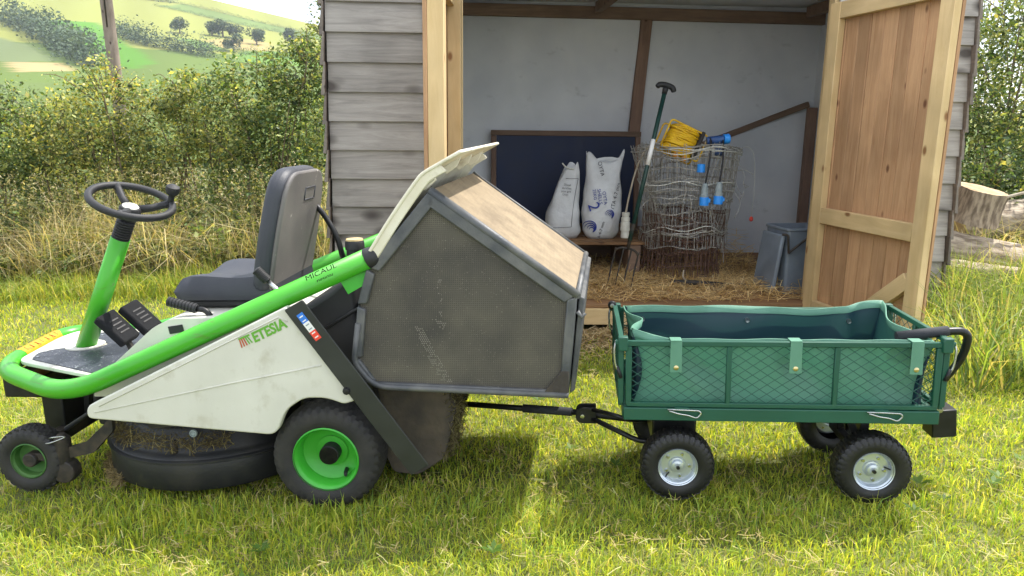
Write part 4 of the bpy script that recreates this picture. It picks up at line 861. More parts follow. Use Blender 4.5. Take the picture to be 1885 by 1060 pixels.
# back rest: rounded shield, leaning
bp_ = fillet([(-.225, 0), (.225, 0), (.235, .2), (.20, .445), (-.20, .445), (-.235, .2)], [.05, .05, .12, .10, .10, .12], 6)
ln = R(13); rotb = lambda a, b, t: (-.305+math.sin(ln)*b+math.cos(ln)*t+.02*(abs(a)/.22)**2*0, .44+a*1.05, .772+math.cos(ln)*b*1.05-math.sin(ln)*t)
br = MB().prism(bp_, rotb, -.005, .068).build('backrest', 'vinyl', mw, .03, 4)
bs_ = [(a*.975, b*.98+.004) for a, b in bp_]
sh = MB().prism(bs_, rotb, .060, .078).build('backrest_shell', 'seatback', mw, .008, 2)
fr_ = MB()
for (a0_, b0_, a1_, b1_) in ((-.01, .33, .10, .33), (-.01, .375, .10, .375), (-.01, .33, -.01, .375), (.10, .33, .10, .375)):
    fr_ = MB().tube([rotb(a0_, b0_, .0785), rotb(a1_, b1_, .0785)], .0028, 5); fr_.build('moulded_frame', 'vinyl', sh)
# levers
def ribgrip(a, b, r_, name, parent):
    a, b = Vector(a), Vector(b); d = (b-a).normalized(); Ln = (b-a).length; n = 9; prof = [(r_*.6, -.004), (r_, 0)]
    for k in range(n): prof += [(r_, Ln*k/n+.0005), (r_, Ln*(k+.55)/n), (r_*.84, Ln*(k+.65)/n), (r_*.84, Ln*(k+.95)/n)]
    return MB().lathe(prof, a, d, 14).build(name, 'black', parent)
l1 = MB().tube(path([(-.485, .14, .726), (-.45, .14, .722), (-.415, .14, .665), (-.41, .14, .60)], [.03, .03]), .0105, 10).build('lever', 'blackmetal', mw); ribgrip((-.588, .14, .754), (-.482, .14, .726), .0185, 'grip', l1)
l2 = MB().tube([(-.205, .12, .838), (-.165, .12, .795), (-.12, .12, .75)], .0085, 10).build('lever', 'steel', mw); ribgrip((-.238, .12, .872), (-.20, .12, .832), .019, 'grip', l2)
MB().tube(path([(-.18, .62, 1.06), (-.145, .62, 1.02), (-.085, .60, .93), (-.06, .60, .80)], [.02, .05]), .012, 10).build('support_rod', 'blackmetal', mw)
fc = MB().lathe([(.032, .86), (.033, .905), (.037, .908), (.037, .935), (.034, .94), (.001, .941)], (.055, .36, 0), n=20).build('filler_neck', 'black', mw)
MB().lathe([(.034, .9415), (.032, .948), (.001, .950)], (.055, .36, 0), n=20).build('filler_cap', 'cap', fc)
MB().box((.14, .05, .85), (.10, .012, .06), Matrix.Rotation(-.5, 3, 'Y')).build('bracket', 'rimgreen', mw)
MB().tube([(.0, .11, .66), (.10, .11, .72), (.17, .11, .76)], .006, 6).build('cable', 'black', mw)
# cutting deck
dk = MB().lathe([(.435, .05), (.44, .055), (.438, .16), (.432, .173), (.412, .18), (.40, .19), (.385, .272), (.37, .285), (.001, .295)], (-.585, .48, 0), n=72).build('cutting_deck', 'deck', mw); dk.data.set_sharp_from_angle(angle=R(50))
MB().lathe([(.4395, .155), (.446, .159), (.446, .165), (.438, .17)], (-.585, .48, 0), n=72).build('deck_rim', 'deck', dk)
MB().lathe([(.003, -.002), (.006, -.004), (.009, -.001), (.011, -.005), (.014, -.004), (.014, .004)], (-.515, .075, .268), (0, 1, 0), 16).build('deck_bolt', 'pluggrey', dk)
MB().tube([(-.60, .085, .185), (-.60, .085, .235)], [.018, .01], 8).build('deck_stud', 'dirtymetal', dk)
MB().bar((-.70, .12, .28), (-.58, .10, .30), .03, .02).build('deck_arm', 'dirtymetal', dk)
def deck_clip(n):
    a = rng.uniform(3.5, 5.2, n); r_ = rng.uniform(.34, .425, n); return np.stack([-.585+r_*np.cos(a), .48+r_*np.sin(a), .195+(.425-r_)*1.0+rng.uniform(0, .03, n)], 1)
s = straw('clippings', '', deck_clip, 1400, .02, .06, .0012, [lin(120, 108, 70), lin(90, 78, 54), lin(150, 138, 92)], (3, 3, 2), .6); s.parent = mw; s['kind'] = 'stuff'
def deck_clip2(n):
    a = rng.uniform(3.2, 4.1, n); return np.stack([-.585+.45*np.cos(a), .48+.45*np.sin(a), rng.uniform(.03, .075, n)], 1)
s = straw('clippings', '', deck_clip2, 500, .03, .07, .0014, [lin(150, 134, 96), lin(110, 98, 64)], (3, 2), .5); s.parent = mw; s['kind'] = 'stuff'
# front axle
MB().box((-1.30, .42, .375), (.17, .30, .09)).build('front_bracket', 'blackmetal', mw, .006)
MB().box((-1.235, .40, .27), (.09, .14, .20)).build('axle_post', 'blackmetal', mw, .006)
MB().bar((-1.13, .40, .22), (-1.12, .40, .36), .025, .03).build('axle_post', 'blackmetal', mw, .003)
MB().bar((-1.2, .16, .16), (-1.2, .74, .16), .05, .05).build('front_axle', 'dirtymetal', mw, .006)
for y in (.20, .68):
    MB().lathe([(.027, .115), (.03, .12), (.03, .215), (.024, .222), (.012, .235)], (-1.075, y-.06, 0), n=18).build('king_pin', 'dirtymetal', mw)
    MB().lathe([(.02, -.03), (.046, -.026), (.05, .0), (.046, .026), (.02, .03)], (-1.075, y-.06, .085), (0, 1, 0), 14).build('steering_boss', 'dirtymetal', mw, .004)
    MB().prism(fillet([(-1.09, .17), (-.98, .20), (-.90, .27), (-.86, .31), (-.86, .25), (-.95, .16), (-1.08, .13)], .01), XZ, y-.07, y-.05).build('axle_arm', 'dirtymetal', mw, .003)
    MB().bar((-1.2, y-.06, .145), (-1.06, y-.06, .13), .03, .03).build('axle_link', 'dirtymetal', mw, .003)
MB().tube([(-1.075, .17, .24), (-.97, .19, .31), (-.86, .2, .36)], [.01, .0075, .0075], 8).build('track_rod', 'black', mw)
MB().tube(spline([(-1.115, .12, .222), (-1.08, .10, .235), (-1.045, .12, .23), (-1.09, .10, .214), (-1.13, .11, .205)], 5), .0028, 5).build('clip', 'steel', mw)
# grass box: near and far faces shear slightly, five-sided
HP = [(.185, .895), (.41, 1.155), (.90, .795), (.87, .445), (.185, .475), (.12, .57), (.145, .765)]
def hop(a, b, t):
    return (a+.055*(t-.03)/.8, t, b+.01*(t-.03)/.8)
mesh_m = bpy.data.materials.new('perforated_mesh'); t_, p_ = nodes(mesh_m); n_ = t_.nodes.new; l_ = t_.links.new
tcx = n_('ShaderNodeTexCoord'); mpx = n_('ShaderNodeMapping'); mpx.inputs['Scale'].default_value = (150, 150, 150); l_(tcx.outputs['Object'], mpx.inputs['Vector'])
vx = n_('ShaderNodeTexVoronoi'); vx.inputs['Randomness'].default_value = .0; vx.inputs['Scale'].default_value = 1; l_(mpx.outputs['Vector'], vx.inputs['Vector'])
r1 = n_('ShaderNodeValToRGB'); r1.color_ramp.elements[0].position = .30; r1.color_ramp.elements[1].position = .42; l_(vx.outputs['Distance'], r1.inputs['Fac'])
nd = n_('ShaderNodeTexNoise'); nd.inputs['Scale'].default_value = 5; nd.inputs['Detail'].default_value = 6; l_(tcx.outputs['Object'], nd.inputs['Vector'])
r2 = n_('ShaderNodeValToRGB'); r2.color_ramp.elements[0].position = .35; r2.color_ramp.elements[0].color = lin(66, 63, 58); r2.color_ramp.elements[1].position = .78; r2.color_ramp.elements[1].color = lin(100, 95, 82); l_(nd.outputs['Fac'], r2.inputs['Fac'])
m1 = n_('ShaderNodeMixRGB'); m1.inputs['Color1'].default_value = lin(34, 33, 30); l_(r1.outputs['Color'], m1.inputs['Fac']); l_(r2.outputs['Color'], m1.inputs['Color2'])
ns = n_('ShaderNodeTexNoise'); ns.inputs['Scale'].default_value = 230; ns.inputs['Detail'].default_value = 2; l_(tcx.outputs['Object'], ns.inputs['Vector']); rs_ = n_('ShaderNodeValToRGB'); rs_.color_ramp.elements[0].position = .68; rs_.color_ramp.elements[1].position = .74; l_(ns.outputs['Fac'], rs_.inputs['Fac'])
m2 = n_('ShaderNodeMixRGB'); m2.inputs['Color2'].default_value = lin(132, 128, 114); l_(rs_.outputs['Color'], m2.inputs['Fac']); l_(m1.outputs['Color'], m2.inputs['Color1'])
l_(m2.outputs['Color'], p_.inputs['Base Color']); p_.inputs['Roughness'].default_value = .8
b1 = n_('ShaderNodeBump'); b1.inputs['Strength'].default_value = .4; b1.inputs['Distance'].default_value = .003; l_(r1.outputs['Color'], b1.inputs['Height']); l_(b1.outputs['Normal'], p_.inputs['Normal']); M['boxmesh'] = mesh_m
dust = bpy.data.materials.new('dusty_ribbed_top'); t_, p_ = nodes(dust); n_ = t_.nodes.new; l_ = t_.links.new
tcx = n_('ShaderNodeTexCoord'); wv_ = n_('ShaderNodeTexWave'); wv_.bands_direction = 'X'; wv_.inputs['Scale'].default_value = 26; wv_.inputs['Distortion'].default_value = .15; l_(tcx.outputs['Object'], wv_.inputs['Vector'])
nd = n_('ShaderNodeTexNoise'); nd.inputs['Scale'].default_value = 9; nd.inputs['Detail'].default_value = 12; nd.inputs['Roughness'].default_value = .7; l_(tcx.outputs['Object'], nd.inputs['Vector'])
r2 = n_('ShaderNodeValToRGB'); r2.color_ramp.elements[0].position = .33; r2.color_ramp.elements[0].color = lin(116, 102, 82); r2.color_ramp.elements[1].position = .72; r2.color_ramp.elements[1].color = lin(152, 136, 110); l_(nd.outputs['Fac'], r2.inputs['Fac'])
m1 = n_('ShaderNodeMixRGB'); m1.blend_type = 'MULTIPLY'; m1.inputs['Fac'].default_value = .14; l_(r2.outputs['Color'], p_.inputs['Base Color'])
p_.inputs['Roughness'].default_value = .9; b1 = n_('ShaderNodeBump'); b1.inputs['Strength'].default_value = .2; b1.inputs['Distance'].default_value = .003; l_(wv_.outputs['Color'], b1.inputs['Height']); l_(b1.outputs['Normal'], p_.inputs['Normal']); M['dust'] = dust
Y0, Y1 = .03, .83
cen = Vector((sum(p[0] for p in HP)/7, sum(p[1] for p in HP)/7))
def inset(f): return [tuple(cen+(Vector(p)-cen)*f) for p in HP]
for y0, y1 in ((Y0+.008, Y0+.014), (Y1-.014, Y1-.008)): MB().prism(inset(.985), hop, y0, y1).build('mesh_side', 'boxmesh', mw)
M['worn'] = mat('bare_mesh_dots', lin(120, 116, 106), .7)
def dots(poly, dens, name='worn_patch'):
    xs_ = np.arange(.12, .92, .0066); zs2 = np.arange(.44, 1.16, .0066); X_, Z_ = np.meshgrid(xs_, zs2); X_[1::2] += .0033; X_, Z_ = X_.ravel(), Z_.ravel()
    k = inside(X_, Z_, poly) & (rng.uniform(0, 1, len(X_)) < dens*(.5+.7*np.abs(field(X_, Z_, 9, 1.)))); mb = MB()
    for x, z in zip(X_[k], Z_[k]): mb.add([hop(x-.0018, z-.0018, Y0+.0068), hop(x+.0018, z-.0018, Y0+.0068), hop(x+.0018, z+.0018, Y0+.0068), hop(x-.0018, z+.0018, Y0+.0068)], [(0, 1, 2, 3)])
    o = mb.build(name, 'worn', mw); o['kind'] = 'stuff'
dots([(.338, .69), (.363, .68), (.425, .57), (.468, .48), (.425, .49), (.375, .585)], .95); dots([(.41, .715), (.452, .70), (.44, .66)], .95); dots([(.424, .85), (.439, .85), (.436, .70), (.42, .70)], .45)

# edge frame: a strip along each edge of the near and far face
wid = [.042, .046, .034, .012, .016, .03, .032]
for Yf, sg in ((Y0, 1), (Y1, -1)):
    for i in range(7):
        a, b = Vector(HP[i]), Vector(HP[(i+1) % 7]); d = (b-a).normalized(); nrm = Vector((-d.y, d.x));
        if nrm.dot(cen-a) < 0: nrm = -nrm
        w_ = wid[i]; k0 = .8*w_; q = [a+d*.004, b-d*.004, b-d*k0*.55+nrm*w_, a+d*k0*.55+nrm*w_]
        MB().prism([tuple(v) for v in q], lambda aa, bb, t: hop(aa, bb, t), Yf-.006*sg, Yf+.012*sg).build('edge_strip', 'binframe', mw, .005, 2)
def panel(i, name, m, th=.008, off=0):
    a, b = Vector(HP[i]), Vector(HP[(i+1) % 7]); d = (b-a).normalized(); nrm = Vector((-d.y, d.x))
    if nrm.dot(cen-a) > 0: nrm = -nrm
    q = [a+nrm*off, b+nrm*off, b+nrm*(off-th), a+nrm*(off-th)]
    return MB().prism([tuple(v) for v in q], hop, Y0+.004, Y1-.004).build(name, m, mw, .002, 1)
panel(1, 'mesh_top', 'dust'); panel(0, 'mesh_front', 'binframe'); panel(2, 'rear_panel', 'binframe'); panel(3, 'floor_panel', 'chute'); panel(4, 'front_panel', 'black'); panel(5, 'front_panel', 'black'); panel(6, 'front_panel', 'black')
# beads: rounded rods along the top edges, bottom pipe, corner plates
def H3(a, b, t): return Vector(hop(a, b, t))
MB().tube([H3(.41, 1.155, Y0+.004), H3(.90, .795, Y0+.004)], .015, 10).build('edge_bead', 'binframe', mw)
MB().tube([H3(.41, 1.155, Y1), H3(.90, .795, Y1)], .008, 8).build('edge_bead', 'binframe', mw)
MB().tube([H3(.90, .795, Y0), H3(.90, .795, Y1)], .012, 10).build('edge_bead', 'binframe', mw)
MB().tube(path([H3(.145, .70, Y0-.006), H3(.122, .56, Y0-.006), H3(.187, .472, Y0-.006), H3(.87, .442, Y0-.006)], [.03, .05]), .011, 10).build('bottom_pipe', 'binframe', mw)
MB().prism([(.87, .44), (.872, .53), (.845, .53), (.78, .447)], hop, Y0-.009, Y0-.004).build('corner_plate', 'chute', mw, .002, 1)
MB().prism([(.905, .79), (.925, .78), (.89, .45), (.872, .44)], hop, Y0+.02, Y1-.02).build('rear_flap', 'binframe', mw, .004, 2)
MB().tube([H3(.90, .74, Y0), H3(.915, .72, Y0-.004), H3(.925, .735, Y0)], .008, 8).build('latch', 'binframe', mw)
# pale lid, raised; a sheet with a turned-down lip and inner ribs
LP = [(.190, .945), (.275, 1.07), (.366, 1.190), (.395, 1.218), (.445, 1.246), (.52, 1.286)]
lp3 = spline([(x, 0, z) for x, z in LP], 4); out_ = [(p.x, p.z) for p in lp3]; inn = []
for i, p in enumerate(lp3):
    a = lp3[max(0, i-1)]; b = lp3[min(len(lp3)-1, i+1)]; d = (b-a).normalized(); inn.append((p.x+d.z*.012, p.z-d.x*.012))
lid = MB().prism(out_+inn[::-1], hop, .015, .85).build('lid', 'cream', mw, .004, 2)
lip = [(p[0]+.030*(.75), p[1]-.018) for p in inn[:17]]
for y in (.02, .838): MB().prism(out_[:17]+lip[::-1], hop, y, y+.009).build('lid_lip', 'cream', lid, .003, 1)
for y in (.2, .42, .64):
    MB().prism([inn[13], inn[-3], (inn[-4][0]+.0, inn[-4][1]-.025), (inn[13][0]+.02, inn[13][1]-.02)], hop, y, y+.012).build('lid_rib', 'cream', lid, .002, 1)
MB().box(H3(.40, 1.178, .06), (.055, .03, .028), Matrix.Rotation(-.75, 3, 'Y')).build('hinge', 'cream', lid, .004)
# chute under the box, tow bracket
MB().prism(fillet([(.13, .50), (.40, .46), (.455, .33), (.40, .13), (.30, .06), (.20, .07), (.12, .30)], .02, 3), XZ, .18, .70).build('chute', 'chute', mw, .01, 2)
def chute_clip(n):
    t = rng.uniform(0, 1, n); return np.stack([.40+.05*np.sin(t*3)+rng.normal(0, .012, n), .175+rng.uniform(0, .3, n)*rng.uniform(0, 1, n), .46-.33*t], 1)
s = straw('clippings', '', chute_clip, 900, .02, .06, .0013, [lin(110, 104, 72), lin(80, 72, 50), lin(140, 132, 96)], (3, 3, 2), .9); s.parent = mw; s['kind'] = 'stuff'
tbk = MB().box((.40, .45, .245), (.09, .07, .06)).build('tow_bracket', 'blackmetal', mw, .005)
MB().box((.40, .45, .285), (.13, .09, .018)).build('tow_plate', 'blackmetal', tbk, .003)
MB().tube(path([(.365, .41, .30), (.365, .405, .20), (.30, .40, .165), (.27, .40, .155)], [.01, .02]), .004, 6).build('tow_pin', 'steel', tbk)

# ---------------------------------------------------------------- garden cart
ct_ = thing('garden_cart', 'dark green mesh-sided garden cart with fabric liner and four black tyres', 'cart', (.9251, 2.4168, 0), -.0875, .0323)
X0, X1, D, ZT, ZB = -.512, .525, .49, .585, .356
# tray: channel all round, floor sheet
tr = MB().box(((X0+X1)/2, D/2, .322), (X1-X0-.002, D-.002, .006)).build('tray', 'cartgreen', ct_)
MB().box(((X0+X1)/2, .0, .331), (X1-X0+.016, .022, .046)).build('tray_edge', 'cartgreen', ct_, .003, 2); MB().box(((X0+X1)/2, D, .331), (X1-X0+.016, .022, .046)).build('tray_edge', 'cartgreen', ct_, .003, 2)
MB().box((X0, D/2, .331), (.022, D-.024, .044)).build('tray_edge', 'cartgreen', ct_, .003, 2); MB().box((X1, D/2, .331), (.022, D-.024, .044)).build('tray_edge', 'cartgreen', ct_, .003, 2)
def wires(parent, L0, L1, z0, z1, f, r=.0013, sx=.05, sz=.034):
    mb = MB(); k = sz/sx; w_, h_ = L1-L0, z1-z0
    for s_ in (1, -1):
        q = -h_/k+.5*sx
        while q < w_:
            a0 = max(0, q); a1 = min(w_, q+h_/k)
            if a1-a0 > .004:
                za, zb = (a0-q)*k, (a1-q)*k
                if s_ < 0: za, zb = h_-za, h_-zb
                mb.tube([f(L0+a0, z0+za), f(L0+a1, z0+zb)], r, 4, smooth=False)
            q += sx
    return mb.build('mesh_wires', 'cartgreen', parent)
for yf, ins in ((0, -1), (D, 1)):
    p = MB().box(((X0+X1)/2, yf, ZT), (X1-X0, .018, .018)).build('side_panel', 'cartgreen', ct_, .002, 1)
    MB().box(((X0+X1)/2, yf, ZB+.009), (X1-X0-.002, .016, .016)).build('bottom_rail', 'cartgreen', p, .002, 1)
    ups = [X0+.008, -.165, .19, X1-.008]
    for k, x in enumerate(ups): MB().box((x, yf, (ZT+ZB)/2), (.017 if k in (1, 2) else .021, .015, ZT-ZB-.02)).build('upright', 'cartgreen', p, .002, 1)
    for a, b in zip(ups[:-1], ups[1:]): wires(p, a+.008, b-.008, ZB+.014, ZT-.008, lambda u, z: (u, yf, z))
for xe in (X0-.018, X1+.018):
    zt = ZT+.012; p = MB().box((xe, D/2, zt), (.018, D-.02, .018)).build('end_panel', 'cartgreen', ct_, .002, 1)
    MB().box((xe, D/2, ZB+.006), (.016, D-.02, .016)).build('bottom_rail', 'cartgreen', p, .002, 1)
    for y in (.012, D/2, D-.012): MB().box((xe, y, (zt+ZB)/2), (.02, .02, zt-ZB-.018)).build('upright', 'cartgreen', p, .002, 1)
    for a, b in ((.02, D/2-.01), (D/2+.01, D-.02)): wires(p, a, b, ZB+.012, zt-.008, lambda u, z: (xe, u, z))
for x in (X0-.012, X1+.012):
    for y in (-.002, D+.002): MB().box((x, y, ZT-.0), (.034, .03, .05)).build('corner_cap', 'cartgreen', ct_, .004, 2)
# liner: one cloth, four walls and a floor, green outside, dark inside
lm = bpy.data.materials.new('liner_cloth'); t_, p_ = nodes(lm); n_ = t_.nodes.new; l_ = t_.links.new
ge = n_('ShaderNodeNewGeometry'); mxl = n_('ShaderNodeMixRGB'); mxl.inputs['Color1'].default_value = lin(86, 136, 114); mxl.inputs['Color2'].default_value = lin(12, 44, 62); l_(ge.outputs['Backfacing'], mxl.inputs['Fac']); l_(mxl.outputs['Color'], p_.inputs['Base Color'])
p_.inputs['Roughness'].default_value = .5; tl = n_('ShaderNodeBsdfTranslucent'); tl.inputs['Color'].default_value = lin(70, 132, 112); ms_ = n_('ShaderNodeMixShader'); ms_.inputs['Fac'].default_value = .15
nb_ = n_('ShaderNodeTexNoise'); nb_.inputs['Scale'].default_value = 420; bb_ = n_('ShaderNodeBump'); bb_.inputs['Strength'].default_value = .15; bb_.inputs['Distance'].default_value = .002; tcx = n_('ShaderNodeTexCoord'); l_(tcx.outputs['Object'], nb_.inputs['Vector']); l_(nb_.outputs['Fac'], bb_.inputs['Height']); l_(bb_.outputs['Normal'], p_.inputs['Normal'])
l_(p_.outputs['BSDF'], ms_.inputs[1]); l_(tl.outputs['BSDF'], ms_.inputs[2]); l_(ms_.outputs['Shader'], t_.nodes['Material Output'].inputs['Surface']); M['liner'] = lm
M['hem'] = mat('liner_hem', lin(92, 140, 118), .5, 0, lin(78, 126, 104), 10, (.3, .7), .15, 300)
xa, xb, ya, yb = X0+.016, X1-.016, .016, D-.016
per = []          # plan points anticlockwise seen from above: near wall left to right, right end, far wall right to left, left end
N1, N2 = 60, 30
for k in range(N1): per.append((xa+(xb-xa)*k/N1, ya, 'n', k/N1))
for k in range(N2): per.append((xb, ya+(yb-ya)*k/N2, 'r', k/N2))
for k in range(N1): per.append((xb-(xb-xa)*k/N1, yb, 'f', k/N1))
for k in range(N2): per.append((xa, yb-(yb-ya)*k/N2, 'l', k/N2))
def lin_top(w_, u):
    if w_ == 'n': return .592+.034*max(0, 1-u/.14)**1.2+.0015*math.sin(u*31)
    if w_ == 'r': return .588+.036*u**1.2+.003*math.sin(u*9)
    if w_ == 'f': return .604+.022*math.exp(-((u-.02)/.10)**2)-.010*math.exp(-((u-.30)/.10)**2)+.002*math.sin(u*23)
    return .602-.004*math.sin(u*6)+.018*u
lev = 16; V = []
for j in range(lev):
    t = j/(lev-1)
    for (x, y, w_, u) in per:
        z = .336+(lin_top(w_, u)-.336)*t; sag = math.sin(math.pi*t)
        if w_ == 'n': y += .006+.020*sag*(.5+.5*math.sin(u*14+t*3))+.05*max(0, 1-abs(u-.16-.24*(1-t))/.10)*max(0, 1-abs(t-.55)/.5)+.05*max(0, 1-abs(u-.50-.2*(1-t))/.09)*max(0, 1-abs(t-.6)/.45)+.03*max(0, 1-abs(u-.80-.1*(1-t))/.06)*max(0, 1-abs(t-.5)/.5)+.03*(1-t)**2*(.4+.6*math.sin(u*9+1)**2)+.02*max(0, 1-u/.06)
        if w_ == 'f': y -= .008+.012*sag*(1+math.sin(u*11+2*t))+.018*math.exp(-((u-.30)/.12)**2)*t+.02*math.exp(-((u-.14)/.03)**2)*t
        if w_ == 'l': x += .055*math.exp(-((u-.55)/.22)**2)*t+.02*sag*(1+math.sin(u*8))
        if w_ == 'r': x -= .06*math.exp(-((u-.5)/.3)**2)*t**2+.03*sag*(.6+.4*math.sin(u*7))+.05*(1-t)**2
        V.append((x, y, z))
n = len(per); F = [(j*n+k, j*n+(k+1) % n, (j+1)*n+(k+1) % n, (j+1)*n+k) for j in range(lev-1) for k in range(n)]+[tuple(reversed(range(n)))]
me = bpy.data.meshes.new('liner'); me.from_pydata(V, [], F); me.update(); me.polygons.foreach_set('use_smooth', [True]*(len(F)-1)+[False]); me.materials.append(lm)
liner = bpy.data.objects.new('liner', me); col.objects.link(liner); liner.parent = ct_
top = [Vector(V[(lev-1)*n+k]) for k in range(n)]; dn = [Vector(V[(lev-2)*n+k]) for k in range(n)]
hv = []; cc = Vector(((xa+xb)/2, D/2, 0))
for k in range(n):
    w_ = per[k][2]; o_ = Vector((0, -1, 0)) if w_ == 'n' else Vector((1, 0, 0)) if w_ == 'r' else Vector((0, 1, 0)) if w_ == 'f' else Vector((-1, 0, 0))
    b_ = top[k].lerp(dn[k], 1.35); hv += [b_+o_*.0025, top[k]+o_*.0025+Vector((0, 0, .003)), top[k]-o_*.0025+Vector((0, 0, .003)), b_-o_*.0025]
hf = [(4*k+i, 4*((k+1) % n)+i, 4*((k+1) % n)+i+1, 4*k+i+1) for k in range(n) for i in range(3)]
MB().add(hv, hf, True).build('hem', 'hem', ct_)
for x in (-.345, .052, .442):
    s_ = MB().prism([(-.021, -.100), (.021, -.100), (.019, .012), (-.019, .012)], lambda a, b, t: (x+a-.008*b, t, ZT+b), -.0135, -.0115).build('strap', 'hem', ct_, .0008, 1)
    MB().prism([(-.019, .0), (.019, .0), (.019, .003), (-.019, .003)], lambda a, b, t: (x+a, t, ZT+.0105+b), -.0135, .03).build('strap_fold', 'hem', s_)
    MB().lathe([(.001, -.0175), (.006, -.017), (.0085, -.015), (.0085, -.0135)], (x+.001, 0, ZT-.083), (0, 1, 0), 14).build('snap', 'brass', s_)
def far_y(x, z):   # inside surface of the far wall
    best = min(((abs(v[0]-x)+abs(v[2]-z), v) for q, v in enumerate(V) if per[q % n][2] == 'f'), key=lambda q: q[0]); return best[1][1]
for x in (-.42, -.01, .375): MB().lathe([(.004, -.004), (.0085, -.005), (.0095, .0), (.0095, .004)], (x, far_y(x, .55)-.004, .552), (0, 1, 0), 14).build('eyelet', 'steel', ct_)
# tray clips and corner latches
for x in (-.33, .335):
    MB().box((x+.01, -.012, .352), (.05, .012, .012)).build('clip_tab', 'cartgreen', ct_, .002, 1)
    MB().tube(path([(x-.035, -.022, .348), (x+.0, -.024, .338), (x+.03, -.024, .334), (x+.06, -.022, .322), (x+.075, -.022, .340), (x+.068, -.022, .350), (x+.01, -.016, .350), (x-.04, -.016, .351)], [.01, .01, .01, .006, .006, .01]), .003, 6).build('clip', 'steel', ct_)
for x, s_ in ((X0-.036, -1), (X1+.036, 1)):
    for y in (.0, D):
        MB().box((x-s_*.012, y, .588), (.03, .02, .016)).build('latch_tab', 'cartgreen', ct_, .003, 1)
        MB().tube(spline([(x, y, .594), (x+s_*.006, y-.004, .56), (x+s_*.002, y-.004, .51), (x-s_*.012, y-.002, .478)], 5), .0042, 6).build('latch', 'steel', ct_)
        MB().tube([(x-s_*.004, y-.002, .50), (x-s_*.018, y, .46)], [.0062, .0068], 8).build('latch_grip', 'black', ct_)
MB().lathe([(.004, -.012), (.017, -.008), (.017, .012), (.006, .016)], (X0-.03, D-.01, .605), (0, 1, 0), 16).build('pivot_knob', 'blackmetal', ct_, .002)
MB().lathe([(.001, -.014), (.008, -.0135), (.009, -.008)], (X0-.03, D-.01, .605), (0, 1, 0), 12).build('pivot_bolt', 'steel', ct_)
# wheels
CR = [(.066, .008), (.069, .006), (.070, .010), (.067, .015), (.063, .017), (.060, .030), (.056, .034), (.030, .034), (.027, .029), (.022, .028), (.020, .016), (.012, .014), (.010, .010), (.001, .010)]
def cart_wheel(x, y, flip, ph):
    wv = wheel(ct_, 'wheel', (x, y, .13), .1265, .088, .066, 34, .0045, 'block', 'newrubber', CR, 'zinc', flip); wv.rotation_euler = (0, ph, 0); s = -1 if flip else 1
    for k in range(5):
        a = 2*math.pi*k/5; MB().lathe([(.001, .027*s), (.005, .027*s), (.006, .030*s), (.006, .036*s)], (.043*math.cos(a), 0, .043*math.sin(a)), (0, 1, 0), 6 if k % 2 else 10).build('bolt', 'steel', wv)
    MB().lathe([(.001, .002*s), (.0065, .002*s), (.0065, .013*s)], (0, 0, 0), (0, 1, 0), 10).build('axle_end', 'blackmetal', wv)
    MB().tube([(.040, .032*s, .012), (.05, .024*s, .012), (.056, .016*s, .013)], [.003, .003, .0025], 8).build('valve', 'black', wv)
for x, ph in ((-.327, 2.6), (.34, .15)):
    cart_wheel(x, -.012, False, ph); cart_wheel(x, D+.012, True, ph+.8)
    MB().bar((x, .06, .13), (x, D-.06, .13), .03, .03).build('axle', 'blackmetal', ct_, .003)
MB().box((-.327, D/2, .235), (.16, .24, .15)).build('steering_block', 'blackmetal', ct_, .008)
for y in (.13, D-.13):
    MB().bar((.34, y, .14), (.34, y, .31), .03, .05).build('axle_bracket', 'blackmetal', ct_, .003)
    MB().bar((.27, y, .315), (.345, y-.02, .15), .02, .025).build('axle_brace', 'blackmetal', ct_, .002)
    MB().bar((-.30, y, .315), (.30, y, .315), .03, .012).build('runner', 'blackmetal', ct_)
# drawbar: two flat arms, pivot disc, pole with foam sleeve up to the mower's tow bracket
PV = Vector((-.655, D/2, .232))
MB().tube(path([(-.50, D/2-.14, .265), (-.56, D/2-.10, .268), PV+Vector((.03, -.018, .02))], [.02]), .009, 6).build('drawbar_arm', 'blackmetal', ct_)
MB().tube(path([(-.36, D/2-.12, .165), (-.46, D/2-.10, .165), PV+Vector((.03, -.018, -.016))], [.03]), .011, 6).build('drawbar_arm', 'blackmetal', ct_)
MB().tube(path([(-.36, D/2+.12, .165), (-.46, D/2+.10, .165), PV+Vector((.03, .018, -.016))], [.03]), .011, 6).build('drawbar_arm', 'blackmetal', ct_)
for y in (-.026, .020): MB().prism(fillet([(-.034, -.034), (.045, -.034), (.045, .03), (-.034, .03)], [.033, .004, .004, .033], 8), lambda a, b, t: (PV.x+a, PV.y+t, PV.z+b), y, y+.007).build('pivot_plate', 'blackmetal', ct_, .002, 1)
MB().lathe([(.001, -.036), (.008, -.035), (.009, -.030), (.009, .03)], PV+Vector((-.008, 0, -.002)), (0, 1, 0), 10).build('pivot_bolt', 'steel', ct_)
MWM = Matrix.Translation((-.655, 2.47, -.085)) @ Matrix.Rotation(-.06, 4, 'Z') @ Matrix.Rotation(-.03, 4, 'Y'); CTM = Matrix.Translation((.9251, 2.4168, 0)) @ Matrix.Rotation(-.0875, 4, 'Z') @ Matrix.Rotation(-.0323, 4, 'Y')
E_ = CTM.inverted() @ (MWM @ Vector((.452, .45, .245))); dp = (E_-PV)
MB().tube([PV+dp*.04, E_], .0115, 14).build('pull_bar', 'blackmetal', ct_); MB().tube([PV+dp*.10, PV+dp*.50], .0165, 16).build('foam_sleeve', 'foam', ct_)
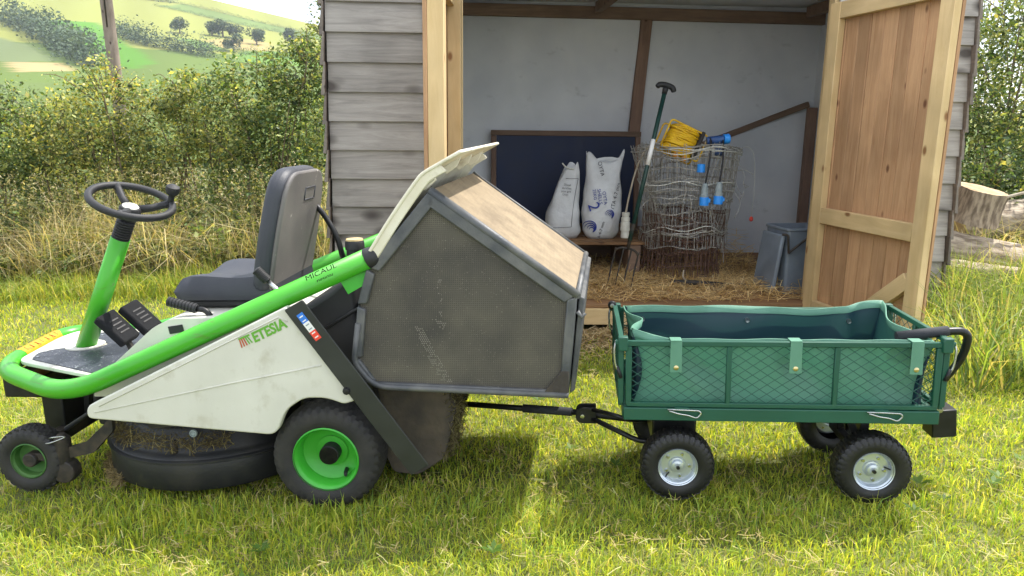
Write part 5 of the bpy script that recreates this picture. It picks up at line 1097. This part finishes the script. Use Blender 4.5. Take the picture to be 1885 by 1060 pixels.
# push handle folded over the right end, and the socket box below it
hd = MB().tube(path([(.42, .06, .598), (.55, .06, .615), (.635, .06, .618), (.635, .08, .52), (.58, .10, .42), (.555, .12, .34)], [.05, .05, .07, .05], 8), .0135, 14).build('push_handle', 'blackmetal', ct_)
MB().tube([(.40, .06, .5955), (.565, .06, .617)], .0175, 16).build('foam_sleeve', 'foam', hd)
MB().box((.645, .22, .235), (.085, .085, .105), Matrix.Rotation(-.08, 3, 'Y')).build('socket_box', 'blackmetal', ct_, .004)
MB().bar((.53, .22, .33), (.64, .22, .27), .04, .03).build('socket_arm', 'blackmetal', ct_, .003)
MB().lathe([(.004, -.012), (.012, -.010), (.012, .004)], (.615, .17, .295), (0, 1, 0), 8).build('socket_bolt', 'steel', ct_)

# ---------------------------------------------------------------- logs right of the shed
def log(name, label, loc, r, ln, tilt, yaw, seed, cat='log'):
    o = thing(name, label, cat, loc, yaw, group='cut logs right of the shed'); rs = np.random.default_rng(seed); n = 40; m = 14; V = []
    ph = rs.uniform(0, 6, 6); rot = Matrix.Rotation(tilt, 3, 'Y')
    for j in range(m):
        t = j/(m-1)
        for k in range(n):
            a = 2*math.pi*k/n; rr = r*(1+.12*(1-t)**3+.05*math.sin(3*a+ph[0])+.03*math.sin(7*a+ph[1]+t*2)+.025*math.sin(19*a+ph[2]+3*t)*1+rs.normal(0, .012))
            V.append(rot @ Vector((rr*math.cos(a), rr*math.sin(a), ln*t)))
    F = [(j*n+k, j*n+(k+1) % n, (j+1)*n+(k+1) % n, (j+1)*n+k) for j in range(m-1) for k in range(n)]
    MB().add(V, F, True).build('bark', 'bark' if abs(tilt) < .5 else 'barkx', o)
    MB().add([V[(m-1)*n+k]*1 for k in range(n)], [tuple(range(n))]).build('cut_end', 'endgrain', o); MB().add([V[k] for k in range(n)], [tuple(range(n))]).build('cut_end', 'endgrain', o)
    return o
gl = gzf(3.4)
log('tree_stump', 'upright cut stump on top of the big log by the shed', SP(2.62, .60, gl+.53), .165, .25, .1, .2, 1, 'stump').rotation_euler.x = .22
log('log', 'big pale barked log lying below the cut stump', SP(2.25, .72, gl+.28), .225, .72, R(99), -.5, 2)
log('log', 'short split log wedged between the big log and the shed wall', SP(2.30, .30, gl+.14), .13, .45, R(88), -.9, 5)
log('log', 'smaller log end behind the big log at the right edge', SP(2.85, 1.15, gl+.42), .16, .7, R(84), .1, 3)
for k, (a, b) in enumerate([((2.1, -.25, .08), (2.75, -.55, .02)), ((2.15, -.05, .12), (2.65, -.42, .05)), ((2.3, .0, .16), (2.85, -.1, .05))]):
    o = tag(MB().bar((0, 0, 0), Vector(b)-Vector(a), .045, .02).build('wood_offcut', 'bleached', None, .003, 1), ['lowest pale wooden offcut in the grass by the logs', 'middle pale wooden offcut in the grass by the logs', 'pale wooden offcut nearest to the big log'][k], 'offcut', 'pale offcuts by the logs')
    o.location = SP(*a)+Vector((0, 0, gl)); o.rotation_euler = (0, 0, SYAW)
o = tag(MB().tube(spline([(0, 0, 0), (.25, 0, .06), (.5, .03, .05), (.75, .05, .0)], 5), [.012]*6+[.009]*6+[.006]*4, 6).build('bare_branch', 'bleached'), 'bare bleached branch sticking out beside the cut stump', 'branch'); o.location = SP(2.72, .45, gl+.71)

# ---------------------------------------------------------------- grass
LAWN = [lin(172, 182, 74), lin(150, 170, 70), lin(192, 194, 88), lin(122, 152, 70), lin(204, 196, 124), lin(200, 184, 136)]
def blades(name, P, hgt, wid, lean, cols, wts, mtl, curl=.5, jit=.2, clump=None):
    n = len(P); az = rng.uniform(0, 2*np.pi, n); dirv = np.stack([np.cos(az), np.sin(az), np.zeros(n)], 1)
    fa = rng.uniform(0, 2*np.pi, n); side = np.stack([np.cos(fa), np.sin(fa), np.zeros(n)], 1)*(wid*rng.uniform(.6, 1.3, n))[:, None]/2
    H = (hgt*rng.uniform(.55, 1.35, n))[:, None]; ln = (lean*np.abs(rng.normal(0, 1, n)))[:, None]; z = np.array([0, 0, 1.])
    mid = P+z*H*.55+dirv*H*ln*.35; tip = P+z*H*(1-.3*np.clip(ln, 0, 1.6))+dirv*H*ln*(1+curl*.3)
    V = np.stack([P-side, P+side, mid-side*.75, mid+side*.75, tip], 1).reshape(-1, 3); i = np.arange(n)[:, None]*5
    F = np.concatenate([np.concatenate([i, i+1, i+3], 1), np.concatenate([i, i+3, i+2], 1), np.concatenate([i+2, i+3, i+4], 1)], 0)
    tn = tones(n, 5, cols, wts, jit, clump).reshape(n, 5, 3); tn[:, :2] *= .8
    return raw_mesh(name, V, F, 3, mtl, None, tn.reshape(-1, 3))
def lawn_pts(n, x0, x1, y0, y1, cone=True):
    y = rng.uniform(y0, y1, n); x = rng.uniform(x0, x1, n)
    if cone: k = np.abs(x-.1) < .78*y+.75; x, y = x[k], y[k]
    sx, sy = x-SO.x, y-SO.y; c, s = math.cos(-SYAW), math.sin(-SYAW); lx, ly = sx*c-sy*s, sx*s+sy*c
    k = ~((np.abs(lx) < 2.05) & (ly > -.08) & (ly < 2.2)); k &= ~((lx > -1.3) & (lx < 1.4) & (ly > -.55) & (rng.uniform(0, 1, len(x)) < .72))
    x, y = x[k], y[k]; return np.stack([x, y, gz(x, y)-.012], 1)
for nm, n, b, hh, ww, lb in [('lawn_grass', 105000, (-3.2, 3.4, 1.25, 2.6), .038, .004, 'sunlit lawn grass in front of the mower and cart'), ('lawn_grass', 100000, (-4.2, 4.4, 2.6, 4.2), .038, .005, 'lawn grass under and behind the mower and cart'), ('lawn_grass', 70000, (-6.5, 6.0, 4.2, 7.7), .05, .008, 'lawn grass on both sides of the shed')]:
    P = lawn_pts(n, *b); f = field(P[:, 0], P[:, 1], 1, 1.0); f2 = field(P[:, 0], P[:, 1], 3.0, 4.0); f3 = field(P[:, 0], P[:, 1], 9.0, 2.0)
    h_ = hh*(1+.25*f+.25*f2+.35*f3); clump = np.clip(1+.14*f2+.16*f3+.10*field(P[:, 0], P[:, 1], 20, 2.), .55, 1.5)
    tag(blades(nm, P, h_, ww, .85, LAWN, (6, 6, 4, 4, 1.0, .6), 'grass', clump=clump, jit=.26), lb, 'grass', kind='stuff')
P = lawn_pts(7000, -3.2, 3.4, 1.25, 4.2); P = P[(field(P[:, 0], P[:, 1], 2.4, 7.)+.5*field(P[:, 0], P[:, 1], 8, 3.)) > .25]
tag(blades('coarse_grass', P, np.full(len(P), .07), .005, .85, LAWN, (3, 6, 3, 5, .6, .3), 'grass', .9), 'longer coarse tufts standing out of the near lawn', 'grass', kind='stuff')
def thatch_pts(n):
    P = lawn_pts(n, -3.2, 3.4, 1.25, 4.4); P = P[field(P[:, 0], P[:, 1], 3.5, 9.) > -.25]; P = P[rng.integers(0, len(P), n)]+rng.normal(0, .004, (n, 3)); P[:, 2] = gz(P[:, 0], 0)+rng.uniform(.012, .04, n); return P
tag(straw('thatch', '', thatch_pts, 7000, .02, .055, .0011, [lin(176, 160, 108), lin(150, 134, 90), lin(188, 182, 130)], (3, 3, 2), .35), 'dead cut blades lying through the lawn', 'thatch', kind='stuff')
# taller grass round the mower's wheels and in front of its deck
P = np.concatenate([np.stack([rng.normal(-1.0, .5, 1500), rng.normal(2.37, .08, 1500), np.zeros(1500)], 1), np.stack([rng.normal(1.0, .6, 500), rng.normal(2.33, .06, 500), np.zeros(500)], 1)]); P[:, 2] = gz(P[:, 0], 0)-.01
tag(blades('coarse_grass', P, np.full(len(P), .072), .0055, .55, LAWN, (4, 5, 3, 3, .8, .3), 'grass'), 'longer uncut grass along the wheels and mower deck', 'grass', kind='stuff')
# broad-leaved weeds in the lawn
W_ = lawn_pts(34, -2.4, 2.6, 1.5, 3.6); Vw = []; Tw = []
for q in W_:
    nl_ = random.randint(5, 8); c_ = np.array(random.choice([lin(88, 118, 50), lin(80, 108, 48), lin(110, 136, 62)])[:3])
    for k in range(nl_):
        a = 2*math.pi*k/nl_+random.uniform(-.3, .3); ln_ = random.uniform(.025, .05); d = np.array([math.cos(a), math.sin(a), .55]); sd_ = np.array([-math.sin(a), math.cos(a), 0])*ln_*.22; b0 = q+np.array([0, 0, .03])
        Vw += [b0, b0+d*ln_*.5+sd_, b0+d*ln_-np.array([0, 0, ln_*.12]), b0+d*ln_*.5-sd_]; Tw += [c_*random.uniform(.85, 1.15)]*4
Vw = np.array(Vw); tag(raw_mesh('weeds', np.array(Vw), np.arange(len(Vw)).reshape(-1, 4), 4, 'grass', None, np.array(Tw)), 'small broad-leaved weeds dotted through the lawn', 'weeds', kind='stuff')
# tall green grass right of the shed
def tall(n, x0, x1, y0, y1): 
    x = rng.uniform(x0, x1, n); y = rng.uniform(y0, y1, n); return np.stack([x, y, gz(x, y)-.01], 1)
P = tall(17000, 2.0, 6.2, 3.4, 6.6); k = P[:, 0] > np.where(P[:, 1] < 4.75, 1.45+.21*P[:, 1], 3.0); P = P[k]; P = P[field(P[:, 0], P[:, 1], 1.5, 3.) > -.6]
P = np.concatenate([P, tall(5200, 2.9, 5.2, 4.7, 5.5)]); tag(blades('tall_grass', P, .36+.12*field(P[:, 0], P[:, 1], 1.2, 5.), .0105, .85, [lin(130, 150, 80), lin(106, 130, 68), lin(160, 168, 104), lin(190, 178, 130)], (4, 4, 3, 2), 'grass', 1.0), 'tall arching green grass right of the shed', 'grass', kind='stuff')
# dry seeded grass in front of the left hedge
DRY = [lin(196, 180, 142), lin(170, 154, 120), lin(214, 202, 168), lin(146, 146, 94), lin(124, 134, 76)]
P = tall(17000, -8, -1.75, 6.75, 8.0); dens = np.clip((P[:, 1]-6.75)/.35, 0, 1)*rng.uniform(.5, 1.3, len(P)); P = P[(rng.uniform(0, 1, len(P)) < dens) & (field(P[:, 0], P[:, 1], .9, 2.) > -.75)]
tag(blades('dry_grass', P, .66+.42*field(P[:, 0], P[:, 1], 1.3, 3.), .009, .95, DRY, (5, 4, 3, 4, 3), 'dry', .9, clump=np.clip(1+.35*field(P[:, 0], P[:, 1], 2.2, 6.), .5, 1.4)), 'tall dry straw-coloured grass at the foot of the left hedge', 'grass', kind='stuff')
P = tall(9000, -8, -1.7, 6.2, 7.2)
tag(blades('rough_grass', P, .20+.08*field(P[:, 0], P[:, 1], .8, 3.), .009, .7, [lin(146, 164, 80), lin(126, 148, 72), lin(186, 180, 112), lin(172, 174, 96)], (4, 4, 2, 2), 'grass', .9), 'rough green grass between the lawn and the dry grass', 'grass', kind='stuff')
# seed heads
P = tall(900, -8, -1.75, 7.0, 8.1); n = len(P); top_ = P+np.stack([rng.normal(0, .12, n), rng.normal(0, .1, n), rng.uniform(.6, 1.05, n)], 1)
Q = (top_[:, None, :]+rng.normal(0, 1, (n, 9, 3))*np.array([.014, .014, .05])).reshape(-1, 3); V, F = leaf_quads(Q, .03, 0, .25)
tag(raw_mesh('seed_heads', V, F, 4, 'dry', None, tones(len(Q), 4, DRY, (5, 4, 4, 0, 0), .15)), 'pale seed heads of the dry grass by the hedge', 'grass', kind='stuff')
P = np.concatenate([tall(2600, 3.2, 6.5, 5.9, 7.2), tall(900, 3.35, 5.5, 5.0, 5.9)])
tag(blades('dry_grass', P, .5+.2*field(P[:, 0], P[:, 1], .8, 3.), .008, .75, DRY, (5, 4, 4, 2, 2), 'dry', .9), 'dry tangled grass behind the logs at the right edge', 'grass', kind='stuff')

# ---------------------------------------------------------------- air
hm = bpy.data.materials.new('haze_air'); hm.use_nodes = True; t_ = hm.node_tree; t_.nodes.remove(t_.nodes['Principled BSDF'])
pv = t_.nodes.new('ShaderNodeVolumePrincipled'); pv.inputs['Color'].default_value = (.80, .88, 1, 1); pv.inputs['Density'].default_value = HAZE; pv.inputs['Anisotropy'].default_value = .2
t_.links.new(pv.outputs['Volume'], t_.nodes['Material Output'].inputs['Volume'])
hz_ = MB().box((0, 470, 84), (1400, 1120, 210)).build('haze', hm); tag(hz_, 'pale summer haze over the far fields', None, kind='stuff')
